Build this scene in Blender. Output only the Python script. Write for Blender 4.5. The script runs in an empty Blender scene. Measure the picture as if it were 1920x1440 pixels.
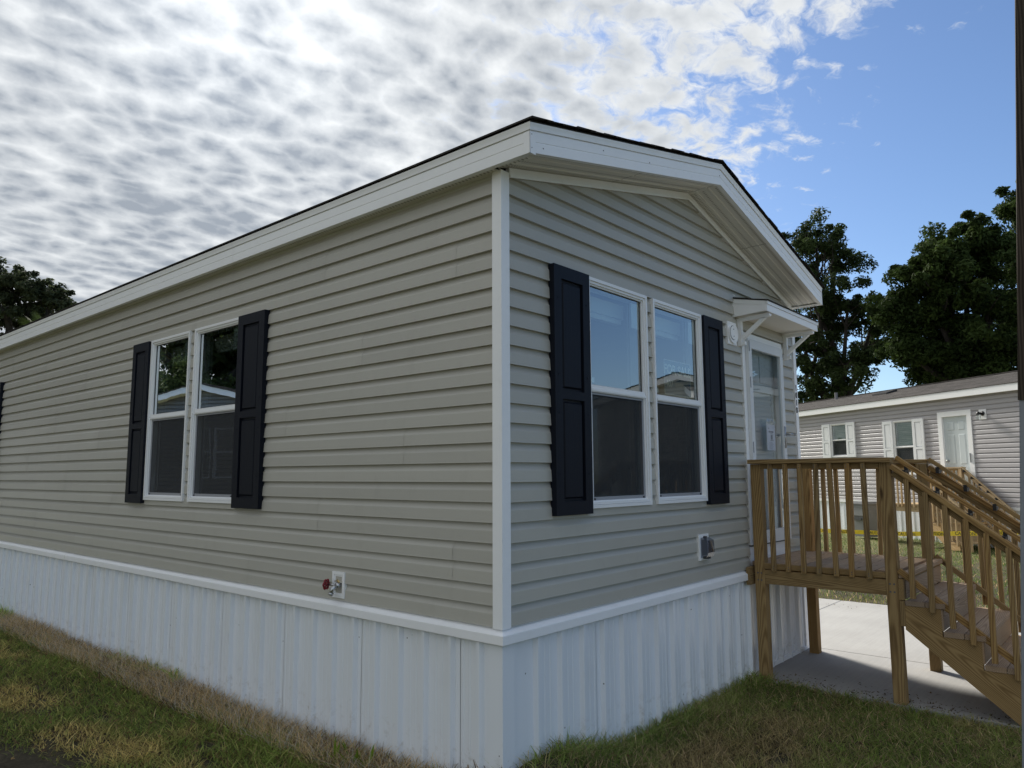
import bpy, math, random
import numpy as np
from mathutils import Vector, Matrix

random.seed(11)
RNG = np.random.default_rng(11)
scene = bpy.context.scene
COL = scene.collection
R = math.radians

# ------------------------------------------------------------------ camera
CAM = Vector((-3.16295, -2.80991, 1.48723))
YAW, PITCH, ROLL, FPX = 0.859060, 0.121518, -0.0050929, 1382.271
fw = Vector((math.sin(YAW)*math.cos(PITCH), math.cos(YAW)*math.cos(PITCH), math.sin(PITCH)))
rt = Vector((math.cos(YAW), -math.sin(YAW), 0.0))
up = rt.cross(fw)
rt2 = rt*math.cos(ROLL)+up*math.sin(ROLL)
up2 = up*math.cos(ROLL)-rt*math.sin(ROLL)
cam_d = bpy.data.cameras.new('camera')
cam = bpy.data.objects.new('camera', cam_d); COL.objects.link(cam)
m = Matrix.Identity(4)
for i in range(3):
    m[i][0] = rt2[i]; m[i][1] = up2[i]; m[i][2] = -fw[i]; m[i][3] = CAM[i]
cam.matrix_world = m
cam_d.sensor_width = 36.0
cam_d.lens = 36.0*FPX/1920.0
cam_d.clip_end = 2000
cam_d.clip_start = 0.05
scene.camera = cam

# ------------------------------------------------------------------ sky, sun, exposure
SUN_AZ, SUN_EL = 27.0, 33.0
SUN_DIR = Vector((math.sin(R(SUN_AZ))*math.cos(R(SUN_EL)), math.cos(R(SUN_AZ))*math.cos(R(SUN_EL)), math.sin(R(SUN_EL))))
SKY_STRENGTH = 0.10
SUN_STRENGTH = 2.5
EXPOSURE = 1.55

class NT:
    """small helper for node trees"""
    def __init__(s, tree): s.t = tree; s.n = tree.nodes; s.l = tree.links
    def node(s, typ, **kw):
        n = s.n.new(typ)
        for k, v in kw.items(): setattr(n, k, v)
        return n
    def put(s, sock, v):
        if v is None: return
        if isinstance(v, bpy.types.NodeSocket): s.l.new(v, sock)
        else: sock.default_value = v
    def math(s, op, a, b=None, c=None, clamp=False):
        n = s.node('ShaderNodeMath', operation=op); n.use_clamp = clamp
        s.put(n.inputs[0], a); s.put(n.inputs[1], b); s.put(n.inputs[2], c)
        return n.outputs[0]
    def vmath(s, op, a, b=None):
        n = s.node('ShaderNodeVectorMath', operation=op)
        s.put(n.inputs[0], a); s.put(n.inputs[1], b)
        return n.outputs['Value'] if op in ('DOT_PRODUCT', 'LENGTH') else n.outputs[0]
    def scale(s, a, f):
        n = s.node('ShaderNodeVectorMath', operation='SCALE'); s.put(n.inputs[0], a); s.put(n.inputs['Scale'], f)
        return n.outputs[0]
    def noise(s, vec, scale, detail=2.0, rough=0.5, dist=0.0, out='Fac'):
        n = s.node('ShaderNodeTexNoise')
        s.put(n.inputs['Vector'], vec); s.put(n.inputs['Scale'], scale); s.put(n.inputs['Detail'], detail)
        s.put(n.inputs['Roughness'], rough); s.put(n.inputs['Distortion'], dist)
        return n.outputs[out]
    def smooth(s, v, a, b, c=0.0, d=1.0):
        n = s.node('ShaderNodeMapRange', interpolation_type='SMOOTHSTEP')
        s.put(n.inputs[0], v); s.put(n.inputs[1], a); s.put(n.inputs[2], b); s.put(n.inputs[3], c); s.put(n.inputs[4], d)
        return n.outputs[0]
    def lin(s, v, a, b, c=0.0, d=1.0):
        n = s.node('ShaderNodeMapRange'); n.clamp = True
        s.put(n.inputs[0], v); s.put(n.inputs[1], a); s.put(n.inputs[2], b); s.put(n.inputs[3], c); s.put(n.inputs[4], d)
        return n.outputs[0]
    def mix(s, f, a, b, mode='MIX'):
        n = s.node('ShaderNodeMix', data_type='RGBA', blend_type=mode)
        s.put(n.inputs[0], f); s.put(n.inputs[6], a); s.put(n.inputs[7], b)
        return n.outputs[2]
    def ramp(s, f, stops):
        n = s.node('ShaderNodeValToRGB')
        el = n.color_ramp.elements
        while len(el) < len(stops): el.new(0.5)
        for e, (p, c) in zip(el, stops): e.position = p; e.color = (*c, 1)
        s.put(n.inputs[0], f)
        return n.outputs[0]
    def comb(s, x, y, z):
        n = s.node('ShaderNodeCombineXYZ'); s.put(n.inputs[0], x); s.put(n.inputs[1], y); s.put(n.inputs[2], z)
        return n.outputs[0]
    def sep(s, v):
        n = s.node('ShaderNodeSeparateXYZ'); s.put(n.inputs[0], v); return n.outputs

world = bpy.data.worlds.new('World'); scene.world = world
world.use_nodes = True
W = NT(world.node_tree)
for n in list(W.n): W.n.remove(n)
sky = W.node('ShaderNodeTexSky', sky_type='NISHITA')
sky.sun_disc = False
sky.sun_elevation = R(SUN_EL); sky.sun_rotation = R(SUN_AZ)
sky.altitude = 20; sky.air_density = 1.0; sky.dust_density = 0.6; sky.ozone_density = 2.0
tc = W.node('ShaderNodeTexCoord')
dirv = W.vmath('NORMALIZE', tc.outputs['Generated'])
dx, dy, dz = W.sep(dirv)
zc = W.math('ADD', W.math('MAXIMUM', dz, 0.0), 0.10)
pl = W.comb(W.math('DIVIDE', dx, zc), W.math('DIVIDE', dy, zc), 0.0)
# field of altocumulus: puffy cells, domain warped, broken up by finer noise
rot = W.node('ShaderNodeMapping'); rot.inputs['Rotation'].default_value = (0, 0, R(-38)); rot.inputs['Scale'].default_value = (1.0, 1.25, 1.0)
W.put(rot.inputs['Vector'], pl)
wv = W.noise(rot.outputs[0], 6.0, 4, 0.55, out='Color')
wp = W.vmath('ADD', rot.outputs[0], W.scale(W.vmath('SUBTRACT', wv, (0.5, 0.5, 0.5)), 0.17))
vo = W.node('ShaderNodeTexVoronoi', feature='SMOOTH_F1', voronoi_dimensions='2D'); vo.inputs['Scale'].default_value = 10.5; vo.inputs['Smoothness'].default_value = 0.25
W.put(vo.inputs['Vector'], wp)
puff = W.math('SUBTRACT', 1.0, W.math('MULTIPLY', vo.outputs['Distance'], 1.5))
n_fine = W.math('ADD', W.math('MULTIPLY', W.noise(wp, 19.0, 5, 0.5), 0.6), W.math('MULTIPLY', W.noise(dirv, 17.0, 7, 0.6), 0.4))
n_mid = W.noise(wp, 2.2, 3, 0.5)
n_big = W.noise(pl, 0.9, 2, 0.5)
n_lump = W.noise(pl, 1.5, 3, 0.55)
n1 = W.math('ADD', W.math('MULTIPLY', puff, 0.25), W.math('ADD', W.math('MULTIPLY', n_fine, 0.46), W.math('MULTIPLY', n_lump, 0.62)))
edge = W.math('ADD', W.vmath('DOT_PRODUCT', pl, (0.70, -0.714, 0.0)), W.math('MULTIPLY', W.math('SUBTRACT', n_big, 0.5), 0.5))
cov = W.lin(edge, -0.35, 1.06, 1.0, 0.0)
thr = W.math('ADD', W.math('MULTIPLY', W.math('POWER', cov, 0.65), -0.60), 0.74)
n_wisp = W.noise(wp, 14.0, 9, 0.64, 0.3)
n_m = W.math('ADD', W.math('MULTIPLY', puff, 0.16), W.math('ADD', W.math('MULTIPLY', n_wisp, 0.62), W.math('MULTIPLY', n_mid, 0.30)))
mask = W.smooth(W.math('SUBTRACT', n_m, thr), -0.02, 0.20)
cell = W.math('ADD', W.math('MULTIPLY', puff, 0.62), W.math('MULTIPLY', n_fine, 0.55))
g0 = W.math('ADD', W.math('MULTIPLY', W.math('SUBTRACT', cell, 0.50), 1.7), W.math('MULTIPLY', W.math('SUBTRACT', n_lump, 0.5), 1.8))
g0 = W.math('ADD', g0, W.math('ADD', W.math('MULTIPLY', W.smooth(edge, 0.55, -1.0), 0.34), 0.30))
grey = W.math('MULTIPLY', W.lin(W.math('ADD', g0, W.math('MULTIPLY', W.math('SUBTRACT', W.noise(dirv, 30.0, 7, 0.62), 0.5), 1.3)), -0.55, 1.28), W.math('ADD', W.math('MULTIPLY', W.smooth(cov, 0.10, 0.75), 0.85), 0.15))
cosa = W.math('MAXIMUM', W.vmath('DOT_PRODUCT', dirv, tuple(SUN_DIR)), 0.0)
glow = W.math('ADD', W.math('MULTIPLY', W.math('POWER', cosa, 7.0), 0.05), 0.92)
glow = W.math('ADD', glow, W.math('MULTIPLY', W.math('POWER', cosa, 70.0), 0.34))
c_bright = W.scale((3.42, 3.52, 3.58), glow)
c_grey = W.scale((1.28, 1.44, 1.66), glow)
c_cloud = W.mix(grey, c_bright, c_grey)
skyc = W.mix(1.0, sky.outputs[0], (0.375, 0.425, 0.495, 1), 'MULTIPLY')
tot = W.mix(mask, skyc, c_cloud)
bg = W.node('ShaderNodeBackground'); W.put(bg.inputs['Color'], tot); bg.inputs['Strength'].default_value = SKY_STRENGTH
wo = W.node('ShaderNodeOutputWorld'); W.l.new(bg.outputs[0], wo.inputs[0])

sun_d = bpy.data.lights.new('sun', 'SUN'); sun_d.energy = SUN_STRENGTH; sun_d.angle = R(10); sun_d.color = (1.0, 0.95, 0.86)
sun = bpy.data.objects.new('sun', sun_d); COL.objects.link(sun)
sun.rotation_euler = SUN_DIR.to_track_quat('Z', 'Y').to_euler()

scene.view_settings.view_transform = 'Standard'
scene.view_settings.look = 'None'
scene.view_settings.exposure = EXPOSURE
scene.view_settings.gamma = 1.0
scene.view_settings.use_curve_mapping = False
scene.render.engine = 'CYCLES'
scene.cycles.max_bounces = 8
scene.cycles.transparent_max_bounces = 16

# ------------------------------------------------------------------ materials
MATS = {}
def new_mat(name):
    mt = bpy.data.materials.new(name); mt.use_nodes = True
    t = NT(mt.node_tree)
    b = t.n['Principled BSDF']
    MATS[name] = mt
    return mt, t, b
def obj_coord(t, rnd=True):
    tcn = t.node('ShaderNodeTexCoord')
    v = tcn.outputs['Object']
    if rnd:
        oi = t.node('ShaderNodeObjectInfo')
        v = t.vmath('ADD', v, t.scale(t.comb(oi.outputs['Random'], oi.outputs['Random'], oi.outputs['Random']), 37.0))
    return v
def geo_pos(t): return t.node('ShaderNodeNewGeometry').outputs['Position']
def bump(t, b, h, strength, dist=0.01):
    n = t.node('ShaderNodeBump'); n.inputs['Strength'].default_value = strength; n.inputs['Distance'].default_value = dist
    t.put(n.inputs['Height'], h); t.l.new(n.outputs[0], b.inputs['Normal'])
def stretch(t, v, sc):
    mp = t.node('ShaderNodeMapping'); mp.inputs['Scale'].default_value = sc; t.put(mp.inputs['Vector'], v)
    return mp.outputs[0]

def plain(name, col, rough=0.5, spec=0.5, metal=0.0, var=0.06, scale=3.0, bumpy=0.0, bscale=200.0, dirt=None, dirt_amt=0.0):
    mt, t, b = new_mat(name)
    p = geo_pos(t)
    n = t.noise(p, scale, 4, 0.55)
    c = t.mix(n, tuple(x*(1-var) for x in col)+(1,), tuple(min(1, x*(1+var)) for x in col)+(1,))
    if dirt:
        d = t.smooth(t.noise(p, 9.0, 6, 0.7), 0.55, 0.75)
        c = t.mix(t.math('MULTIPLY', d, dirt_amt), c, dirt+(1,))
    t.put(b.inputs['Base Color'], c)
    b.inputs['Roughness'].default_value = rough; b.inputs['Specular IOR Level'].default_value = spec; b.inputs['Metallic'].default_value = metal
    if bumpy: bump(t, b, t.noise(p, bscale, 3, 0.6), bumpy, 0.002)
    return mt

def siding_mat(name, col, grain_axis):
    mt, t, b = new_mat(name)
    p = geo_pos(t)
    sc = {'x': (3, 60, 160), 'y': (60, 3, 160), 'd': (14, 14, 160)}[grain_axis]
    g = t.noise(stretch(t, p, sc), 1.0, 5, 0.65)
    oi = t.node('ShaderNodeObjectInfo')
    big = t.noise(p, 1.3, 4, 0.6)
    f = t.math('ADD', t.math('MULTIPLY', big, 0.10), t.math('ADD', t.math('MULTIPLY', g, 0.05), t.math('MULTIPLY', oi.outputs['Random'], 0.085)))
    f = t.math('ADD', f, 0.875)
    c = t.scale(col, f)
    dust = t.smooth(t.noise(stretch(t, p, (6, 6, 2)), 1.0, 6, 0.7), 0.52, 0.78)
    c = t.mix(t.math('MULTIPLY', dust, 0.22), c, (col[0]*0.72, col[1]*0.70, col[2]*0.68, 1))
    t.put(b.inputs['Base Color'], c)
    b.inputs['Roughness'].default_value = 0.40; b.inputs['Specular IOR Level'].default_value = 0.5
    bump(t, b, g, 0.12, 0.002)
    return mt
siding_mat('vinyl_tan_long', (0.455, 0.440, 0.388), 'y')
siding_mat('vinyl_tan_gable', (0.455, 0.440, 0.388), 'x')
siding_mat('vinyl_grey', (0.40, 0.385, 0.395), 'd')
siding_mat('vinyl_dark', (0.16, 0.155, 0.15), 'd')
siding_mat('vinyl_cream', (0.55, 0.53, 0.46), 'd')
plain('trim_white', (0.89, 0.90, 0.91), 0.42, 0.4, var=0.03, scale=6, dirt=(0.5, 0.5, 0.5), dirt_amt=0.10, bumpy=0.05, bscale=300)
plain('soffit_white', (0.78, 0.77, 0.72), 0.6, 0.3, var=0.04, scale=5, dirt=(0.4, 0.38, 0.34), dirt_amt=0.12)
plain('perforation', (0.42, 0.41, 0.38), 0.9, 0.1)
plain('window_vinyl', (0.85, 0.86, 0.87), 0.35, 0.45, var=0.02)
plain('nail_dark', (0.10, 0.10, 0.11), 0.6)
plain('drywall', (0.55, 0.56, 0.54), 0.9, 0.1)
plain('carpet', (0.14, 0.13, 0.12), 0.95, 0.1)
plain('screen_frame', (0.33, 0.34, 0.37), 0.5, metal=0.3)
plain('gasket', (0.05, 0.05, 0.055), 0.7)
plain('steel', (0.45, 0.46, 0.47), 0.28, metal=1.0)
plain('brass', (0.45, 0.34, 0.16), 0.35, metal=1.0, var=0.15, scale=40)
plain('red_paint', (0.22, 0.012, 0.02), 0.4)
plain('black_metal', (0.012, 0.012, 0.013), 0.45)
plain('paper', (0.75, 0.77, 0.82), 0.7)
plain('ink', (0.03, 0.03, 0.04), 0.8)
plain('ink_grey', (0.30, 0.31, 0.35), 0.8)
plain('sign_blue', (0.06, 0.15, 0.26), 0.5)
plain('sign_letter', (0.85, 0.87, 0.88), 0.5)
plain('bin_grey', (0.22, 0.225, 0.23), 0.5, var=0.1)
plain('bin_dark', (0.03, 0.035, 0.035), 0.7)
plain('tape_yellow', (0.75, 0.56, 0.02), 0.4)
plain('door_grey', (0.58, 0.64, 0.66), 0.7, 0.15)
plain('door_white', (0.70, 0.72, 0.73), 0.45)
plain('blind_green', (0.36, 0.47, 0.38), 0.6)
plain('dark_room', (0.02, 0.02, 0.022), 0.9)
plain('lead', (0.18, 0.18, 0.19), 0.6)
plain('grey_sleeve', (0.26, 0.28, 0.31), 0.6, var=0.10, scale=12, dirt=(0.25, 0.24, 0.22), dirt_amt=0.35)

# skirting: white coated metal, dirty towards nothing in particular, splash specks
mt, t, b = new_mat('skirt_metal')
p = geo_pos(t)
str_ = t.noise(stretch(t, p, (10, 10, 0.5)), 1.0, 4, 0.5)
c = t.mix(str_, (0.815, 0.85, 0.895, 1), (0.84, 0.87, 0.91, 1))
dustn = t.smooth(t.noise(stretch(t, p, (2, 2, 1.2)), 1.0, 6, 0.65), 0.5, 0.8)
c = t.mix(t.math('MULTIPLY', dustn, 0.16), c, (0.58, 0.55, 0.50, 1))
vor = t.node('ShaderNodeTexVoronoi'); vor.inputs['Scale'].default_value = 11.0; t.put(vor.inputs['Vector'], p)
speck = t.math('MULTIPLY', t.math('LESS_THAN', vor.outputs['Distance'], 0.055), t.math('GREATER_THAN', t.noise(p, 3.0, 2), 0.55))
c = t.mix(t.math('MULTIPLY', speck, 0.8), c, (0.06, 0.05, 0.04, 1))
px_, py_, pz_ = t.sep(p)
spl = t.math('MULTIPLY', t.smooth(t.noise(p, 14.0, 7, 0.75), 0.50, 0.70), t.lin(t.math('ADD', pz_, t.math('MULTIPLY', t.noise(p, 3.0, 4, 0.6), 0.16)), -0.20, 0.10, 0.62, 0.0))
c = t.mix(spl, c, (0.30, 0.25, 0.18, 1))
t.put(b.inputs['Base Color'], c); b.inputs['Roughness'].default_value = 0.22; b.inputs['Specular IOR Level'].default_value = 0.65
bump(t, b, t.noise(stretch(t, p, (2.5, 2.5, 1.2)), 1.0, 2), 0.06, 0.01)

# shutters: dark navy-black plastic with wood grain
mt, t, b = new_mat('shutter_dark')
p = geo_pos(t)
g = t.noise(stretch(t, p, (90, 90, 5)), 1.0, 6, 0.7, 0.6)
c = t.mix(g, (0.0025, 0.0035, 0.0075, 1), (0.006, 0.009, 0.019, 1))
t.put(b.inputs['Base Color'], c); b.inputs['Roughness'].default_value = 0.55; b.inputs['Specular IOR Level'].default_value = 0.22
bump(t, b, g, 0.35, 0.003)
plain('shutter_white', (0.74, 0.76, 0.78), 0.5)

# shingles
def shingle(name, dark, light, tab=0.33):
    mt, t, b = new_mat(name)
    p = obj_coord(t, False)
    br = t.node('ShaderNodeTexBrick'); br.inputs['Scale'].default_value = 1.0
    br.inputs['Brick Width'].default_value = tab; br.inputs['Row Height'].default_value = 0.14; br.inputs['Mortar Size'].default_value = 0.004
    br.inputs['Color1'].default_value = (0, 0, 0, 1); br.inputs['Color2'].default_value = (1, 1, 1, 1); br.inputs['Mortar'].default_value = (0.1, 0.1, 0.1, 1); br.inputs['Bias'].default_value = 0
    t.put(br.inputs['Vector'], p)
    gr = t.noise(p, 260.0, 3, 0.7)
    pat = t.noise(stretch(t, p, (4, 9, 9)), 1.0, 4, 0.7)
    f = t.math('ADD', t.math('MULTIPLY', br.outputs['Color'], 0.30), t.math('ADD', t.math('MULTIPLY', gr, 0.35), t.math('MULTIPLY', pat, 0.45)))
    c = t.mix(t.lin(f, 0.25, 0.85), dark+(1,), light+(1,))
    t.put(b.inputs['Base Color'], c); b.inputs['Roughness'].default_value = 0.9; b.inputs['Specular IOR Level'].default_value = 0.2
    bump(t, b, gr, 0.6, 0.004)
shingle('shingle_dark', (0.012, 0.011, 0.010), (0.055, 0.048, 0.042))
shingle('shingle_brown', (0.040, 0.037, 0.036), (0.125, 0.115, 0.110))

# glass: reflective low-e pane, slightly green
def glass(name, tint, base, edge):
    mt = bpy.data.materials.new(name); mt.use_nodes = True; MATS[name] = mt
    t = NT(mt.node_tree); out = t.n['Material Output']; t.n.remove(t.n['Principled BSDF'])
    tr = t.node('ShaderNodeBsdfTransparent'); tr.inputs['Color'].default_value = tint+(1,)
    gl = t.node('ShaderNodeBsdfGlossy'); gl.inputs['Roughness'].default_value = 0.0; gl.inputs['Color'].default_value = (0.95, 0.98, 1.0, 1)
    wav = t.noise(geo_pos(t), 2.2, 2)
    bn = t.node('ShaderNodeBump'); bn.inputs['Strength'].default_value = 0.03; bn.inputs['Distance'].default_value = 0.02
    t.put(bn.inputs['Height'], wav); t.l.new(bn.outputs[0], gl.inputs['Normal'])
    fr = t.node('ShaderNodeFresnel'); fr.inputs['IOR'].default_value = 1.5
    fac = t.lin(fr.outputs[0], 0.04, 0.6, base, edge)
    mx = t.node('ShaderNodeMixShader'); t.put(mx.inputs[0], fac)
    t.l.new(tr.outputs[0], mx.inputs[1]); t.l.new(gl.outputs[0], mx.inputs[2]); t.l.new(mx.outputs[0], out.inputs[0])
glass('glass_lowe', (0.76, 0.88, 0.82), 0.33, 0.9)
glass('glass_clear', (0.86, 0.90, 0.90), 0.10, 0.8)
glass('plastic_bag', (0.85, 0.87, 0.9), 0.10, 0.6)
glass('lamp_glass', (0.9, 0.92, 0.92), 0.1, 0.7)
glass('cover_clear', (0.42, 0.44, 0.50), 0.12, 0.6)
mt = bpy.data.materials.new('insect_screen'); mt.use_nodes = True; MATS['insect_screen'] = mt
t = NT(mt.node_tree); out = t.n['Material Output']; t.n.remove(t.n['Principled BSDF'])
tr = t.node('ShaderNodeBsdfTransparent'); df = t.node('ShaderNodeBsdfDiffuse'); df.inputs['Color'].default_value = (0.055, 0.057, 0.060, 1)
moire = t.noise(stretch(t, geo_pos(t), (3.5, 3.5, 1.6)), 1.0, 3, 0.5, 1.2)
mx = t.node('ShaderNodeMixShader'); t.put(mx.inputs[0], t.lin(moire, 0.3, 0.7, 0.68, 0.80))
t.l.new(tr.outputs[0], mx.inputs[1]); t.l.new(df.outputs[0], mx.inputs[2]); t.l.new(mx.outputs[0], out.inputs[0])

# lumber
def lumber(name, ca, cb, cc, knot=True, rough=0.75):
    mt, t, b = new_mat(name)
    v = obj_coord(t)
    oi0 = t.node('ShaderNodeObjectInfo'); r0 = oi0.outputs['Random']; r1 = t.math('FRACT', t.math('MULTIPLY', r0, 7.31)); r2 = t.math('FRACT', t.math('MULTIPLY', r0, 23.7))
    lv = t.node('ShaderNodeTexCoord').outputs['Object']; lx, ly, lz = t.sep(lv)
    # pith line runs obliquely through the board, so faces show cathedral arches
    ly2 = t.math('ADD', t.math('ADD', ly, t.math('MULTIPLY', lx, t.math('SUBTRACT', t.math('MULTIPLY', r2, 0.10), 0.05))), t.math('SUBTRACT', t.math('MULTIPLY', r1, 0.10), 0.05))
    lz2 = t.math('ADD', t.math('ADD', lz, t.math('MULTIPLY', lx, t.math('SUBTRACT', t.math('MULTIPLY', r1, 0.10), 0.05))), t.math('SUBTRACT', t.math('MULTIPLY', r2, 0.12), 0.06))
    pv = t.comb(t.math('MULTIPLY', t.math('ADD', lx, t.math('MULTIPLY', r0, 9.0)), 0.10), ly2, lz2)
    w = t.noise(stretch(t, v, (1.6, 8, 8)), 1.0, 3, 0.5, out='Color')
    vv = t.vmath('ADD', pv, t.scale(t.vmath('SUBTRACT', w, (0.5, 0.5, 0.5)), 0.022))
    rings = t.node('ShaderNodeTexWave', wave_type='RINGS', rings_direction='X')
    rings.inputs['Scale'].default_value = 34.0; rings.inputs['Distortion'].default_value = 0.6; rings.inputs['Detail'].default_value = 2.0; rings.inputs['Detail Scale'].default_value = 1.5
    t.put(rings.inputs['Vector'], vv)
    fine = t.noise(stretch(t, v, (5, 150, 150)), 1.0, 4, 0.6)
    big = t.noise(v, 2.0, 3, 0.5)
    f = t.math('ADD', t.math('MULTIPLY', rings.outputs['Fac'], 0.34), t.math('ADD', t.math('MULTIPLY', fine, 0.40), t.math('MULTIPLY', big, 0.26)))
    c = t.ramp(f, [(0.26, ca), (0.48, cb), (0.72, cc)])
    if knot:
        vo = t.node('ShaderNodeTexVoronoi'); vo.inputs['Scale'].default_value = 1.0
        t.put(vo.inputs['Vector'], stretch(t, v, (2.2, 9, 9)))
        k = t.smooth(vo.outputs['Distance'], 0.05, 0.17, 1.0, 0.0)
        c = t.mix(t.math('MULTIPLY', k, 0.85), c, (ca[0]*0.25, ca[1]*0.2, ca[2]*0.2, 1))
    oi = t.node('ShaderNodeObjectInfo')
    c = t.mix(1.0, c, t.ramp(oi.outputs['Random'], [(0.0, (0.80, 0.82, 0.85)), (0.5, (1, 1, 1)), (1.0, (1.12, 1.02, 0.86))]), 'MULTIPLY')
    t.put(b.inputs['Base Color'], c); b.inputs['Roughness'].default_value = rough; b.inputs['Specular IOR Level'].default_value = 0.25
    bump(t, b, t.math('ADD', fine, t.math('MULTIPLY', rings.outputs['Fac'], 0.4)), 0.25, 0.002)
lumber('lumber_treated', (0.165, 0.098, 0.040), (0.295, 0.192, 0.082), (0.385, 0.262, 0.118))
lumber('lumber_deck', (0.22, 0.15, 0.10), (0.33, 0.24, 0.165), (0.42, 0.315, 0.225))
lumber('lumber_pale', (0.30, 0.21, 0.11), (0.45, 0.33, 0.19), (0.55, 0.42, 0.26))
lumber('lumber_weathered', (0.018, 0.014, 0.011), (0.042, 0.034, 0.028), (0.075, 0.062, 0.052), False)

# concrete with broom strokes
mt, t, b = new_mat('concrete')
p = geo_pos(t)
n1_ = t.noise(p, 1.2, 6, 0.6); n2_ = t.noise(p, 60, 4, 0.6)
br_ = t.noise(stretch(t, p, (1.6, 60, 1)), 1.0, 4, 0.6)
f = t.math('ADD', t.math('MULTIPLY', n1_, 0.5), t.math('ADD', t.math('MULTIPLY', n2_, 0.2), t.math('MULTIPLY', br_, 0.3)))
c = t.ramp(f, [(0.25, (0.27, 0.265, 0.25)), (0.5, (0.34, 0.335, 0.325)), (0.75, (0.41, 0.405, 0.395))])
spk = t.smooth(t.noise(p, 26, 6, 0.75), 0.68, 0.76)
c = t.mix(t.math('MULTIPLY', spk, 0.7), c, (0.10, 0.085, 0.07, 1))
t.put(b.inputs['Base Color'], c); b.inputs['Roughness'].default_value = 0.85; b.inputs['Specular IOR Level'].default_value = 0.3
bump(t, b, t.math('ADD', br_, t.math('MULTIPLY', n2_, 0.6)), 0.30, 0.004)

# soil and turf seen between the blades
mt, t, b = new_mat('ground_soil')
p = geo_pos(t)
n1_ = t.noise(p, 1.7, 6, 0.65); n2_ = t.noise(p, 38, 5, 0.7)
c = t.ramp(t.math('ADD', t.math('MULTIPLY', n1_, 0.5), t.math('MULTIPLY', n2_, 0.5)), [(0.3, (0.024, 0.020, 0.015)), (0.5, (0.065, 0.056, 0.038)), (0.72, (0.15, 0.125, 0.085))])
far = t.smooth(t.vmath('LENGTH', p), 11.0, 20.0)
gcol = t.ramp(t.noise(p, 0.6, 6, 0.7), [(0.3, (0.10, 0.12, 0.045)), (0.55, (0.16, 0.16, 0.07)), (0.8, (0.28, 0.24, 0.14))])
c = t.mix(far, c, gcol)
t.put(b.inputs['Base Color'], c); b.inputs['Roughness'].default_value = 0.95; b.inputs['Specular IOR Level'].default_value = 0.15
bump(t, b, n2_, 0.8, 0.02)

def leafy(name, trans):
    mt = bpy.data.materials.new(name); mt.use_nodes = True; MATS[name] = mt
    t = NT(mt.node_tree); b = t.n['Principled BSDF']; out = t.n['Material Output']
    at = t.node('ShaderNodeAttribute'); at.attribute_name = 'tint'
    t.put(b.inputs['Base Color'], at.outputs['Color']); b.inputs['Roughness'].default_value = 0.7; b.inputs['Specular IOR Level'].default_value = 0.08
    tl = t.node('ShaderNodeBsdfTranslucent'); t.put(tl.inputs['Color'], t.scale(at.outputs['Color'], 1.3))
    mx = t.node('ShaderNodeMixShader'); mx.inputs[0].default_value = trans
    t.l.new(b.outputs[0], mx.inputs[1]); t.l.new(tl.outputs[0], mx.inputs[2]); t.l.new(mx.outputs[0], out.inputs[0])
leafy('leaf', 0.30)
leafy('grass_blade', 0.42)
mt, t, b = new_mat('bark')
v = obj_coord(t, False)
g = t.noise(stretch(t, v, (9, 9, 2)), 1.0, 6, 0.7)
t.put(b.inputs['Base Color'], t.mix(g, (0.016, 0.013, 0.011, 1), (0.055, 0.047, 0.040, 1))); b.inputs['Roughness'].default_value = 0.95
bump(t, b, g, 0.8, 0.03)

# ------------------------------------------------------------------ mesh helpers
class MB:
    def __init__(s): s.v = []; s.f = []
    def add(s, vs, fs):
        o = len(s.v); s.v.extend(tuple(float(c) for c in q) for q in vs); s.f.extend(tuple(i+o for i in f) for f in fs)
        return s
    def box(s, x0, x1, y0, y1, z0, z1):
        x0, x1 = min(x0, x1), max(x0, x1); y0, y1 = min(y0, y1), max(y0, y1); z0, z1 = min(z0, z1), max(z0, z1)
        return s.add([(x0,y0,z0),(x1,y0,z0),(x1,y1,z0),(x0,y1,z0),(x0,y0,z1),(x1,y0,z1),(x1,y1,z1),(x0,y1,z1)],
              [(0,3,2,1),(4,5,6,7),(0,1,5,4),(1,2,6,5),(2,3,7,6),(3,0,4,7)])
    def prism(s, pts, a, b):
        """pts: list of 3D points (planar polygon); a, b: offset vectors for the two caps"""
        n = len(pts); A = Vector(a); B = Vector(b)
        vs = [Vector(q)+A for q in pts]+[Vector(q)+B for q in pts]
        fs = [tuple(range(n))[::-1], tuple(range(n, 2*n))]+[(i, (i+1) % n, n+(i+1) % n, n+i) for i in range(n)]
        return s.add(vs, fs)
    def tube(s, path, rad, n=10, cap=True):
        path = [Vector(q) for q in path]; k = len(path)
        rad = rad if isinstance(rad, (list, tuple)) else [rad]*k
        vs = []; prev = None
        for i, q in enumerate(path):
            d = (path[min(i+1, k-1)]-path[max(i-1, 0)]).normalized()
            if prev is None:
                a = Vector((0, 0, 1)) if abs(d.z) < 0.9 else Vector((1, 0, 0)); u = d.cross(a).normalized()
            else: u = (prev-d*prev.dot(d)).normalized()
            prev = u; w = d.cross(u)
            for j in range(n):
                th = 2*math.pi*j/n; vs.append(q+(u*math.cos(th)+w*math.sin(th))*rad[i])
        fs = []
        for i in range(k-1):
            for j in range(n):
                fs.append((i*n+j, i*n+(j+1) % n, (i+1)*n+(j+1) % n, (i+1)*n+j))
        if cap: fs += [tuple(range(n))[::-1], tuple(range((k-1)*n, k*n))]
        return s.add(vs, fs)
    def build(s, name, mat, parent=None, smooth=False):
        me = bpy.data.meshes.new(name); me.from_pydata(s.v, [], s.f); me.validate(); me.update()
        me.materials.append(MATS[mat])
        if smooth: me.polygons.foreach_set('use_smooth', [True]*len(me.polygons))
        return link(name, me, parent)

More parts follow.
